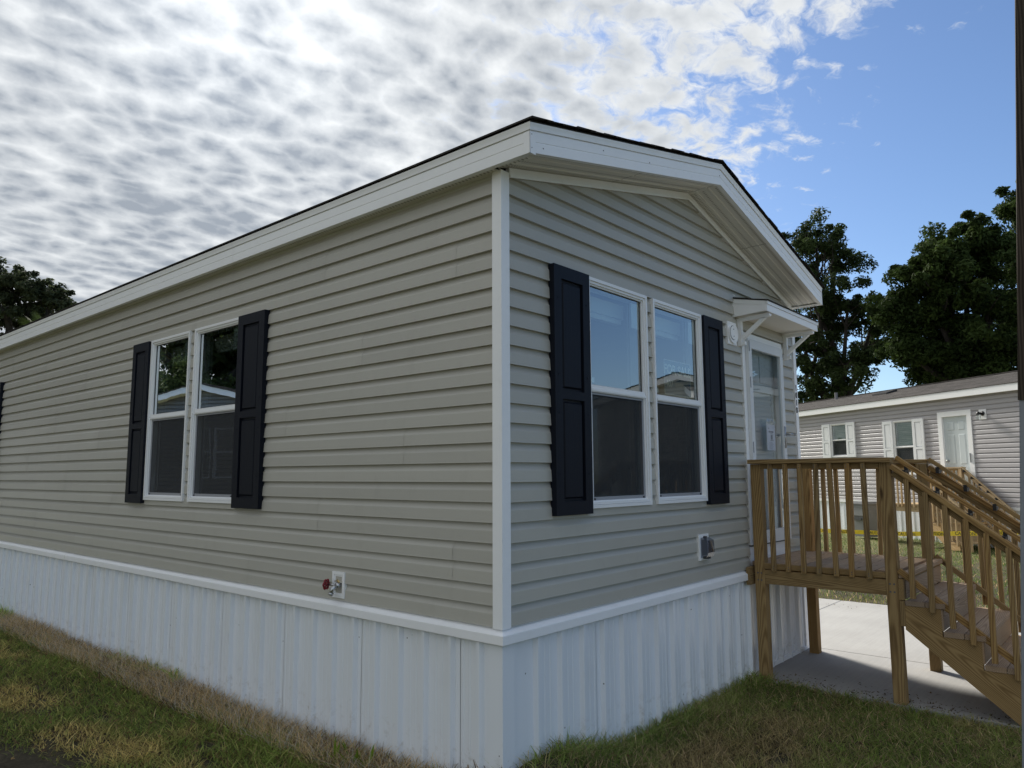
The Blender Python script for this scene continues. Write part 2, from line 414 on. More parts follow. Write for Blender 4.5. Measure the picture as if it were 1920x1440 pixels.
ROOTS = {}
def link(name, me, parent=None):
    o = bpy.data.objects.new(name, me); COL.objects.link(o)
    if parent is not None:
        o.parent = parent
        if parent.name in ROOTS: o.location = ROOTS[parent.name]
    return o
def tag(o, label=None, cat=None, group=None, kind=None):
    if label: o['label'] = label
    if cat: o['category'] = cat
    if group: o['group'] = group
    if kind: o['kind'] = kind
    return o
def root(name, label, cat, loc, rotz=0.0, group=None, world_parts=True):
    o = bpy.data.objects.new(name, None); COL.objects.link(o); o.location = loc; o.rotation_euler = (0, 0, rotz)
    o.empty_display_size = 0.3
    tag(o, label, cat, group)
    if world_parts: ROOTS[o.name] = -Vector(loc)
    return o
def copy_tree(o, parent=None):
    c = o.copy(); COL.objects.link(c); c.parent = parent
    for ch in list(o.children): copy_tree(ch, c)
    return c

BOARD = {}
def board_mesh(L, w, h, mat, ch=0.003):
    key = (round(L, 4), round(w, 4), round(h, 4), mat)
    if key in BOARD: return BOARD[key]
    a, b_ = w/2, h/2
    prof = [(-a+ch, -b_), (a-ch, -b_), (a, -b_+ch), (a, b_-ch), (a-ch, b_), (-a+ch, b_), (-a, b_-ch), (-a, -b_+ch)]
    mb = MB(); mb.prism([(0, y, z) for y, z in prof], (-L/2, 0, 0), (L/2, 0, 0))
    me = bpy.data.meshes.new('board'); me.from_pydata(mb.v, [], mb.f); me.update(); me.materials.append(MATS[mat])
    BOARD[key] = me
    return me
def board(name, p0, p1, w, h, upv, mat, parent):
    """board from p0 to p1 (centre line); h measured along upv, w across"""
    p0, p1 = Vector(p0), Vector(p1); X = (p1-p0); L = X.length; X.normalize()
    Zv = Vector(upv); Zv = (Zv-X*Zv.dot(X)).normalized(); Y = Zv.cross(X)
    o = link(name, board_mesh(L, w, h, mat), parent)
    mm = Matrix.Identity(4); c = (p0+p1)/2+(ROOTS[parent.name] if parent.name in ROOTS else Vector())
    for i in range(3): mm[i][0] = X[i]; mm[i][1] = Y[i]; mm[i][2] = Zv[i]; mm[i][3] = c[i]
    o.matrix_local = mm
    return o
def text_mesh(name, body, size, mat, parent, origin, xdir, ydir, extrude=0.001, align='LEFT', valign='BOTTOM_BASELINE', bold=0.0):
    cu = bpy.data.curves.new(name, 'FONT'); cu.body = body; cu.size = size; cu.extrude = extrude; cu.align_x = align; cu.offset = bold
    cu.resolution_u = 3
    tmp = bpy.data.objects.new(name+'_tmp', cu); COL.objects.link(tmp)
    dg = bpy.context.evaluated_depsgraph_get(); me = bpy.data.meshes.new_from_object(tmp.evaluated_get(dg))
    bpy.data.objects.remove(tmp); bpy.data.curves.remove(cu)
    me.materials.clear(); me.materials.append(MATS[mat])
    o = link(name, me, parent)
    X = Vector(xdir).normalized(); Y = Vector(ydir).normalized(); Zv = X.cross(Y)
    c = Vector(origin)+(ROOTS[parent.name] if parent.name in ROOTS else Vector())
    mm = Matrix.Identity(4)
    for i in range(3): mm[i][0] = X[i]; mm[i][1] = Y[i]; mm[i][2] = Zv[i]; mm[i][3] = c[i]
    o.matrix_local = mm
    return o

# ------------------------------------------------------------------ siding
P = 0.1143
LAP = [(0.0010, P+0.010), (0.0012, P-0.005), (0.0034, P-0.014), (0.0085, P-0.025), (0.0150, P-0.036), (0.0196, P-0.0435), (0.0206, P-0.048), (0.0245, 0.006), (0.0255, 0.0)]
def clip_prof(prof, lo, hi):
    out = []
    for i, (d, z) in enumerate(prof):
        if i > 0:
            d0, z0 = prof[i-1]
            for lim in ((hi, lo) if z0 > z else (lo, hi)):
                if (z0-lim)*(z-lim) < 0:
                    tt = (lim-z0)/(z-z0); out.append((d0+(d-d0)*tt, lim))
        if lo <= z <= hi: out.append((d, z))
    return out
def siding_strip(mb, O, u, n, b, u0f, u1f, lo, hi, dd=0.0):
    """one course; u0f/u1f: functions of z"""
    prof = [(d+dd, b+z) for d, z in LAP]
    q = clip_prof(prof, lo, hi)
    if len(q) < 2: return
    if q[-1][1] <= b+1e-6: q.append((0.003, b-0.0005))
    vs = []; fs = []
    q = [(d, z) for d, z in q if u1f(z)-u0f(z) > 0.004]
    if len(q) < 2: return
    for d, z in q:
        vs.append(O+u*u0f(z)+n*d+Vector((0, 0, z))); vs.append(O+u*u1f(z)+n*d+Vector((0, 0, z)))
    for i in range(len(q)-1): fs.append((2*i, 2*i+2, 2*i+3, 2*i+1))
    mb.add(vs, fs)
def course_cells(b, u0, u1, holes, top):
    """split the course [u0,u1]x[b, b+P] around rectangular holes -> list of (ua, ub, lo, hi)"""
    zt = min(b+P+0.010, top)
    cuts = sorted({u0, u1, *[min(max(h[0], u0), u1) for h in holes], *[min(max(h[1], u0), u1) for h in holes]})
    cells = []
    for a, c in zip(cuts[:-1], cuts[1:]):
        if c-a < 1e-4: continue
        mid = (a+c)/2; lo, hi = b-0.001, zt; dead = False
        for h in holes:
            if h[0] < mid < h[1]:
                if h[2] <= lo and h[3] >= hi: dead = True
                elif h[2] <= lo < h[3]: lo = h[3]
                elif h[2] < hi <= h[3]: hi = h[2]
                elif h[2] > lo and h[3] < hi: hi = h[2]
        if dead or hi-lo < 0.004: continue
        if cells and abs(cells[-1][1]-a) < 1e-6 and abs(cells[-1][2]-lo) < 1e-6 and abs(cells[-1][3]-hi) < 1e-6:
            cells[-1] = (cells[-1][0], c, lo, hi)
        else: cells.append((a, c, lo, hi))
    return cells
def backing(mb, O, u, n, u0, u1, z0, z1, holes, th):
    us = sorted({u0, u1, *[h[0] for h in holes], *[h[1] for h in holes]})
    for a, c in zip(us[:-1], us[1:]):
        zs = [(h[2], h[3]) for h in holes if h[0] < (a+c)/2 < h[1]]
        segs = [(z0, z1)]
        for lo, hi in sorted(zs):
            ns = []
            for s0, s1 in segs:
                if lo > s0: ns.append((s0, min(lo, s1)))
                if hi < s1: ns.append((max(hi, s0), s1))
            segs = ns
        for s0, s1 in segs:
            pts = [O+u*a+Vector((0,0,s0)), O+u*c+Vector((0,0,s0)), O+u*c+Vector((0,0,s1)), O+u*a+Vector((0,0,s1))]
            mb.prism(pts, -n*th, Vector((0, 0, 0)))

# ------------------------------------------------------------------ ground and slab
def gz(x, y):
    """ground height"""
    z = -0.298
    z += 0.16*math.exp(-(((x-0.25)/0.55)**2+((y+0.10)/0.45)**2))
    z += 0.035*math.exp(-(((x-1.9)/1.1)**2+((y+0.5)/0.8)**2))
    z += 0.018*math.sin(1.9*x+0.7)*math.cos(1.6*y+0.4)+0.010*math.sin(4.3*x+2.1*y)
    # pressed down where the concrete lies
    def sst(a, b_, v):
        k = min(1, max(0, (v-a)/(b_-a))); return k*k*(3-2*k)
    inside = sst(3.19, 3.27, x)*(1-sst(7.70, 7.95, x))*sst(-9.2, -9.0, y)*(1-sst(10.0, 10.2, y))
    z = z*(1-inside)+(-0.40)*inside
    d = math.hypot(x, y)
    if d > 25: z += 0.0*(d-25)
    return z
def axis(fine0, fine1, step, far):
    a = list(np.arange(fine0, fine1+1e-6, step)); s = step; x = fine0
    lo = []
    while x > -far: s *= 1.35; x -= s; lo.append(x)
    s = step; x = fine1; hi = []
    while x < far: s *= 1.35; x += s; hi.append(x)
    return lo[::-1]+a+hi
xs = axis(-4.5, 9.0, 0.12, 700); ys = axis(-5.0, 10.4, 0.12, 700)
vs = [(x, y, gz(x, y)) for y in ys for x in xs]
nx = len(xs)
fs = [(j*nx+i, j*nx+i+1, (j+1)*nx+i+1, (j+1)*nx+i) for j in range(len(ys)-1) for i in range(nx-1)]
g = MB().add(vs, fs).build('ground', 'ground_soil', None, True); tag(g, 'bare soil and turf underneath the lawn around the homes', 'ground', kind='structure')

slab = MB().box(3.30, 7.70, -8.9, 9.9, -0.42, -0.34).build('concrete_slab', 'concrete')
tag(slab, 'pale broom finished concrete patio and driveway beside the home', 'pavement', kind='structure')
def panel_slab(x0, x1, y0, y1):
    mb = MB(); c = 0.006; zt = -0.28
    mb.add([(x0,y0,-0.40),(x1,y0,-0.40),(x1,y1,-0.40),(x0,y1,-0.40),(x0,y0,zt-c),(x1,y0,zt-c),(x1,y1,zt-c),(x0,y1,zt-c),
            (x0+c,y0+c,zt),(x1-c,y0+c,zt),(x1-c,y1-c,zt),(x0+c,y1-c,zt)],
           [(0,1,5,4),(1,2,6,5),(2,3,7,6),(3,0,4,7),(4,5,9,8),(5,6,10,9),(6,7,11,10),(7,4,8,11),(8,9,10,11)])
    return mb.build('concrete_panel', 'concrete', slab)
for y0, y1 in ((-3.05, 0.0), (-6.1, -3.053), (-8.9, -6.103)): panel_slab(3.23, 4.732, y0+0.003, y1)
for y0, y1 in ((6.9, 9.9), (3.6, 6.897), (0.62, 3.597), (-2.6, 0.617), (-5.7, -2.603), (-8.9, -5.703)): panel_slab(4.737, 7.80, y0, y1)

# ------------------------------------------------------------------ main home
WID, LEN = 4.66, 15.9
home = root('mobile_home', 'long tan mobile home with black shutters and white ribbed skirting beside wooden entry steps', 'house', (0, 0, -0.28))
YU, XU = Vector((0, 1, 0)), Vector((1, 0, 0))
NL, NG = Vector((-1, 0, 0)), Vector((0, -1, 0))
O0 = Vector((0, 0, 0))
def wbox(mb, F, ua, ub, da, db, za, zb):
    O, u, n = F
    pts = [O+u*ua+n*da+Vector((0,0,za)), O+u*ub+n*da+Vector((0,0,za)), O+u*ub+n*da+Vector((0,0,zb)), O+u*ua+n*da+Vector((0,0,zb))]
    mb.prism(pts, (0, 0, 0), n*(db-da)); return mb
def wpt(F, uu, d, z): return F[0]+F[1]*uu+F[2]*d+Vector((0, 0, z))
FL = (O0, YU, NL); FG = (O0, XU, NG)
WZ0, WZ1 = 1.258, 2.815
LONG_W = [(3.80, 4.605), (2.905, 3.705), (9.77, 10.55)]
GAB_W = [(0.832, 1.605), (1.693, 2.492)]
DOOR = (3.322, 4.285, 0.722, 2.79)
lh = [(a, c, WZ0, WZ1) for a, c in LONG_W]
gh = [(a, c, WZ0+0.004, WZ1-0.006) for a, c in GAB_W]
PEAKX = 2.345
OV, EV, REAVE = 0.32, 0.113, 4.70
def rake_bot(x): return 3.272+(3.828-3.272)*(x+EV)/(PEAKX+EV) if x <= PEAKX else 3.828+(3.234-3.828)*(x-PEAKX)/(REAVE-PEAKX)
def sof(x): return rake_bot(x)+0.012
def rake_x(z):      # x-range of the gable below the soffit line at height z
    z = z-0.0
    xl = -EV+(z-3.284)*(PEAKX+EV)/(3.828-3.272); xr = PEAKX+(z-3.840)*(REAVE-PEAKX)/(3.234-3.828)
    return xl, xr

# wall backing, with the window and door openings
mb = MB(); backing(mb, O0, YU, NL, 0.0, LEN, 0.60, 3.29, [(a+0.03, c-0.03, z0+0.03, z1-0.03) for a, c, z0, z1 in lh], 0.11)
long_wall = mb.build('long_wall', 'drywall', home)
mb = MB(); backing(mb, O0, XU, NG, 0.11, WID-0.11, 0.60, 3.28, [(a+0.03, c-0.03, z0+0.03, z1-0.03) for a, c, z0, z1 in gh]+[(DOOR[0]+0.03, DOOR[1]-0.03, 0.60, DOOR[3]-0.03)], 0.11)
mb.prism([(0.11, 0, 3.28), (WID-0.11, 0, 3.28), (WID-0.11, 0, sof(WID)+0.02), (PEAKX, 0, 3.85), (0.11, 0, sof(0.11)+0.01)], (0, 0, 0), (0, 0.11, 0))
gable_wall = mb.build('gable_wall', 'drywall', home)
mb = MB(); mb.box(WID-0.11, WID, 0, LEN, 0.60, 3.26); mb.box(0.11, WID-0.11, LEN-0.11, LEN, 0.60, 3.26)
mb.prism([(0.11, LEN, 3.26), (WID-0.11, LEN, 3.26), (PEAKX, LEN, 3.80)], (0, 0, 0), (0, -0.11, 0))
MBs = MB()
k = 0
zb = 0.6407
while zb < 3.22:
    siding_strip(MBs, Vector((WID, 0, 0)), YU, Vector((1, 0, 0)), zb, lambda z: 0.0, lambda z: LEN, zb-0.001, 3.24)
    siding_strip(MBs, Vector((0, LEN, 0)), XU, Vector((0, 1, 0)), zb, lambda z: 0.0, lambda z: WID, zb-0.001, 3.24)
    zb += P
rw = mb.build('far_walls', 'drywall', home)
MBs.build('siding', 'vinyl_tan_long', rw)

# siding courses: pieces with staggered lap joints on the long wall
for k in range(23):
    zb = 0.6407+P*k
    top = 3.262
    if zb > top-0.02: continue
    for ua, ub, lo, hi in course_cells(zb, 0.036, LEN, lh, top):
        j0 = -1.0+((k//2)*1.37) % 3.66
        js = [j0+3.66*i for i in range(-1, 7)]
        cuts = [ua]+[j for j in js if ua+0.25 < j < ub-0.25]+[ub]
        for i, (a, c) in enumerate(zip(cuts[:-1], cuts[1:])):
            mb = MB(); dd = 0.0020 if i % 2 else 0.0
            ext = 0.02 if i < len(cuts)-2 else 0.0
            siding_strip(mb, O0, YU, NL, zb+random.uniform(-.0008, .0008), lambda z: a, lambda z: c+ext, lo-0.002, hi, dd)
            if mb.v: mb.build('siding_course', 'vinyl_tan_long', long_wall)
gholes = gh+[DOOR[:2]+(0.0, DOOR[3])]
for k in range(29):
    zb = 0.6407+P*k
    if zb > 3.80: break
    top = 3.85
    for ua, ub, lo, hi in course_cells(zb, 0.036, WID-0.05, gholes, top):
        mb = MB()
        f0 = (lambda z, a=ua: max(a, rake_x(z)[0])) ; f1 = (lambda z, c=ub: min(c, rake_x(z)[1]))
        # subdivide profile so that the sloped cut follows the rake
        siding_strip(mb, O0, XU, NG, zb, f0, f1, lo, min(hi, 3.835))
        if mb.v: mb.build('siding_course', 'vinyl_tan_gable', gable_wall)

# corner posts, frieze
def corner_post(x, y, sx, sy, z0, z1, name, w=0.073, d=0.030, parent=home, mat='trim_white'):
    # outer faces at x - sx*d, y - sy*d ; sx = direction of wall along x, etc.
    X0, Y0 = x-sx*d, y-sy*d
    pts = [(X0, Y0), (X0+sx*w, Y0), (X0+sx*w, y), (X0+sx*(w-0.012), y-sy*0.006), (x+sx*0.004, y-sy*0.006), (x-sx*0.006, y+sy*0.004), (x-sx*0.006, Y0+sy*(w-0.012)), (x, Y0+sy*w), (X0, Y0+sy*w)]
    mb = MB(); mb.prism([(a, b_, z0) for a, b_ in pts], (0, 0, 0), (0, 0, z1-z0))
    return mb.build(name, mat, parent)
corner_post(0, 0, 1, 1, 0.634, 3.284, 'corner_trim')
ct = corner_post(WID, 0, -1, 1, 0.634, 3.245, 'corner_trim')
for i, ch in enumerate('1018'):
    text_mesh('house_number', ch, 0.088, 'black_metal', ct, (4.640, -0.0325, 2.345-0.079*i), (1, 0, 0), (0, 0, 1), 0.002, 'CENTER')
def slab_along(mb, xa, xb, zfun, y0, y1, h0, h1):
    mb.prism([(xa, y0, zfun(xa)+h0), (xb, y0, zfun(xb)+h0), (xb, y0, zfun(xb)+h1), (xa, y0, zfun(xa)+h1)], (0, 0, 0), (0, y1-y0, 0))
for xa, xb in ((0.046, PEAKX-0.001), (PEAKX+0.001, WID-0.02)):
    mb = MB(); slab_along(mb, xa, xb, sof, -0.031, -0.001, -0.058, -0.004); slab_along(mb, xa, xb, sof, -0.041, -0.0312, -0.066, -0.052)
    mb.build('frieze_board', 'trim_white', home)
# soffits
def rake_panel(xa, xb):
    mb = MB(); pr = [(-0.002, 0), (-0.085, 0), (-0.092, -0.0045), (-0.104, -0.0045), (-0.111, 0), (-0.195, 0), (-0.202, -0.0045), (-0.214, -0.0045), (-0.221, 0), (-0.316, 0)]
    vs = []; 
    for y, d in pr: vs += [(xa, y, sof(xa)+d), (xb, y, sof(xb)+d)]
    mb.add(vs, [(2*i, 2*i+1, 2*i+3, 2*i+2) for i in range(len(pr)-1)])
    return mb.build('soffit_panel', 'soffit_white', home)
for xa, xb in ((-0.10, 1.185), (1.19, PEAKX-0.002), (PEAKX+0.002, 3.36), (3.365, REAVE-0.01)): rake_panel(xa, xb)
mb = MB(); slab_along(mb, -0.10, PEAKX, sof, -0.316, 0.0, 0.004, 0.010); slab_along(mb, PEAKX, REAVE-0.01, sof, -0.316, 0.0, 0.004, 0.010); mb.build('soffit_backing', 'gasket', home)
for i in range(5):
    y0 = -0.0+3.2*i; y1 = min(LEN, y0+3.195)
    mb = MB(); mb.box(-EV+0.005, 0.0, y0, y1, 3.283, 3.290); mb.build('soffit_panel', 'soffit_white', home)
mb = MB()
for i in range(300):          # vent slots, two rows along the eave
    y = -0.25+0.030*i
    for x in (-0.080, -0.050): mb.add([(x-0.010, y, 3.2822), (x+0.010, y, 3.2822), (x+0.010, y+0.011, 3.2822), (x-0.010, y+0.011, 3.2822)], [(0, 1, 2, 3)])
for i in range(105):
    x = 0.0+0.0225*i
    for yb in (-0.045, -0.070, -0.150, -0.265):
        xx = x if x < PEAKX-0.05 else None
        if xx is None: continue
        mb.add([(xx, yb-0.008, sof(xx)-0.0012), (xx+0.009, yb-0.008, sof(xx+0.009)-0.0012), (xx+0.009, yb+0.008, sof(xx+0.009)-0.0012), (xx, yb+0.008, sof(xx)-0.0012)], [(0, 1, 2, 3)])
        xr_ = PEAKX+0.04+0.0225*i
        if xr_ < REAVE-0.03: mb.add([(xr_, yb-0.008, sof(xr_)-0.0012), (xr_+0.009, yb-0.008, sof(xr_+0.009)-0.0012), (xr_+0.009, yb+0.008, sof(xr_+0.009)-0.0012), (xr_, yb+0.008, sof(xr_)-0.0012)], [(0, 1, 2, 3)])
o = mb.build('vent_slots', 'perforation', home); o['kind'] = 'stuff'
# fascia: profile along eave and rakes
FP = [(-0.030, 0.000), (0.004, 0.000), (0.004, 0.058), (0.0012, 0.060), (0.0012, 0.065), (0.004, 0.067), (0.004, 0.126)]
DP = [(0.0005, 0.1265), (0.0005, 0.1305), (0.010, 0.132), (0.013, 0.150), (0.020, 0.172), (-0.030, 0.176)]
def fascia(name, prof, p0, p1, n, parent=home, ext=(0, 0)):
    mb = MB(); p0 = Vector(p0); p1 = Vector(p1); n = Vector(n); u = (p1-p0).normalized()
    vs = []
    for d, z in prof:
        vs += [p0+n*d+Vector((0, 0, z))-u*(d*ext[0]), p1+n*d+Vector((0, 0, z))+u*(d*ext[1])]
    mb.add(vs, [(2*i, 2*i+1, 2*i+3, 2*i+2) for i in range(len(prof)-1)])
    # closing back face
    k = len(prof)
    mb.add([vs[0], vs[1], vs[2*k-1], vs[2*k-2]], [(0, 1, 2, 3)])
    return mb.build(name, 'trim_white', parent)
for nm, pr in (('fascia_board', FP), ('drip_edge', DP)):
    for i in range(5):
        a = -OV+3.25*i; c = min(LEN+0.32, a+3.248)
        fascia(nm, pr, (-EV, a, 3.272), (-EV, c, 3.272), (-1, 0, 0), ext=(1 if i == 0 else 0, 0))
    fascia(nm, pr, (-EV, -OV, 3.272), (PEAKX, -OV, 3.828), (0, -1, 0), ext=(1, 0))
    fascia(nm, pr, (PEAKX, -OV, 3.828), (REAVE, -OV, 3.234), (0, -1, 0))
mb = MB()
for (x0, x1, y0, y1) in ((-EV-0.006, -EV+0.045, -OV-0.006, -OV-0.0045), (-EV-0.006, -EV-0.0045, -OV-0.006, -OV+0.04)): mb.box(x0, x1, y0, y1, 3.270, 3.398)
mb.build('fascia_corner', 'trim_white', home)
mb = MB(); mb.box(REAVE-0.004, REAVE+0.012, -OV-0.008, LEN+0.32, 3.232, 3.40); mb.box(WID, REAVE-0.004, -0.316, LEN, 3.238, 3.244); mb.build('far_fascia', 'trim_white', home)
mb = MB()
for (x, z) in ((-0.105, 3.30), (-0.105, 3.38), (0.0, 3.33), (0.62, 3.53), (1.2, 3.64), (2.33, 3.90)):
    mb.box(x, x+0.006, -OV-0.0065, -OV-0.004, z, z+0.006)
mb.build('screw_heads', 'nail_dark', home)
# roof deck and shingle courses
def roof_top(x): return rake_bot(x)+0.176
roof = MB()
for xa, xb in ((-EV-0.01, PEAKX), (PEAKX, REAVE+0.012)):
    roof.prism([(xa, -OV-0.012, roof_top(xa)), (xb, -OV-0.012, roof_top(xb)), (xb, -OV-0.012, roof_top(xb)+0.010), (xa, -OV-0.012, roof_top(xa)+0.010)], (0, 0, 0), (0, LEN+2*OV, 0))
roof = roof.build('roof', 'shingle_dark', home)
def shingle_course(par, x_lo, x_hi, zf, y0, y1, mat, sgn, lift=0.012):
    # x_lo is the butt (lower) edge; wobbling butt edge
    mb = MB(); n = max(2, int((y1-y0)/0.9)); vs = []
    for i in range(n+1):
        y = y0+(y1-y0)*i/n; w = random.uniform(-0.004, 0.004)
        vs += [(x_lo+w*sgn, y, zf(x_lo)+0.004), (x_lo+w*sgn, y, zf(x_lo)+lift+random.uniform(0, 0.004)), (x_hi, y, zf(x_hi)+0.0125)]
    fs = []
    for i in range(n):
        a = 3*i; fs += [(a, a+3, a+4, a+1), (a+1, a+4, a+5, a+2)]
    fs += [(0, 1, 2), (3*n, 3*n+2, 3*n+1)]
    mb.add(vs, fs); return mb.build('shingle_course', mat, par)
for sgn, x0, x1 in ((1, -EV-0.026, PEAKX), (-1, REAVE+0.026, PEAKX)):
    n = 17; st = (x1-x0)/n
    for i in range(n):
        xa = x0+st*i; xb = min(x0+st*(i+1.35), x1) if sgn > 0 else max(x0+st*(i+1.35), x1)
        shingle_course(roof, xa, xb, lambda x: roof_top(min(max(x, -EV-0.035), REAVE+0.035))+0.008, -OV-0.030-random.uniform(0, 0.012), LEN+0.33, 'shingle_dark', sgn, 0.013)
capm = MB(); zc_ = roof_top(PEAKX)+0.014
capm.add([(PEAKX-0.16, 0, zc_-0.026), (PEAKX, 0, zc_+0.016), (PEAKX+0.16, 0, zc_-0.030), (PEAKX-0.16, 0.31, zc_-0.032), (PEAKX, 0.31, zc_+0.004), (PEAKX+0.16, 0.31, zc_-0.036), (PEAKX-0.16, 0, zc_-0.036), (PEAKX, 0, zc_+0.004), (PEAKX+0.16, 0, zc_-0.040)],
         [(0, 1, 4, 3), (1, 2, 5, 4), (6, 7, 1, 0), (7, 8, 2, 1)])
rc = capm.build('ridge_shingle', 'shingle_dark', roof); rc.location.y = -OV-0.035
for i in range(1, 66):
    c = rc.copy(); COL.objects.link(c); c.location.y = -OV-0.035+0.245*i

# skirting
def cap_prof(F, u0, u1, mitre0, name='skirt_cap', dd=0.0):
    pr = [(0.004, 0.646), (0.006, 0.634), (0.046, 0.607), (0.048, 0.603), (0.048, 0.556), (0.044, 0.552), (0.010, 0.552)]
    mb = MB(); vs = []
    for d, z in pr:
        s0 = u0-(d if mitre0 else 0)
        vs += [wpt(F, s0, d+dd, z), wpt(F, u1, d+dd, z)]
    mb.add(vs, [(2*i, 2*i+1, 2*i+3, 2*i+2) for i in range(len(pr)-1)])
    return mb.build(name, 'trim_white', home)
cap_prof(FG, 0, 0.19, True); cap_prof(FG, 0.188, 3.17, False, dd=0.0015); cap_prof(FG, 3.17, WID, False)
cap_prof(FL, 0, 0.44, True)
for i in range(5): cap_prof(FL, 0.438+3.05*i, min(LEN, 0.44+3.05*(i+1)), False, dd=0.0015 if i % 2 == 0 else 0.0)
def skirt_panel(F, u0, u1, ribs):
    mb = MB(); pr = [(u0, 0.004)]
    for rr in ribs:
        if rr-0.014 <= u0 or rr+0.058 >= u1: continue
        pr += [(rr-0.006, 0.004), (rr+0.005, 0.034), (rr+0.028, 0.034), (rr+0.040, 0.004)]
        for mnr in (0.098, 0.150):
            if rr+mnr+0.02 < u1: pr += [(rr+mnr, 0.004), (rr+mnr+0.004, 0.0075), (rr+mnr+0.014, 0.0075), (rr+mnr+0.018, 0.004)]
    pr.append((u1, 0.004))
    vs = []
    for uu, d in pr: vs += [wpt(F, uu, d, -0.40), wpt(F, uu, d, 0.556)]
    mb.add(vs, [(2*i, 2*i+2, 2*i+3, 2*i+1) for i in range(len(pr)-1)])
    return mb.build('skirt_panel', 'skirt_metal', home)
RIBL = [1.51-0.2286*6+0.2286*i for i in range(73)]; RIBG = [0.040+0.2286*i for i in range(20)]
u = 0.055; i = 0
while u < LEN:
    e = min(LEN, u+0.9144) if i else 0.317; skirt_panel(FL, u, e+0.004, [r_ for r_ in RIBL if u-0.01 < r_ < e]); u = e; i += 1
u = 0.055
while u < WID:
    e = min(WID, u+0.9144) if u > 0.06 else 0.904; skirt_panel(FG, u, e+0.003, [r_ for r_ in RIBG if u-0.01 < r_ < e]); u = e
mb = MB(); mb.box(WID-0.012, WID-0.004, 0, LEN, -0.40, 0.60); mb.build('skirt_panel', 'skirt_metal', home)
corner_post(0, 0, 1, 1, -0.40, 0.560, 'skirt_corner', 0.102, 0.021, mat='skirt_metal')
corner_post(WID, 0, -1, 1, -0.40, 0.560, 'skirt_corner', 0.082, 0.021, mat='skirt_metal')
mb = MB(); wbox(mb, FG, 3.1, WID-0.065, 0.004, 0.026, -0.279, -0.248); mb.build('skirt_base_track', 'trim_white', home)

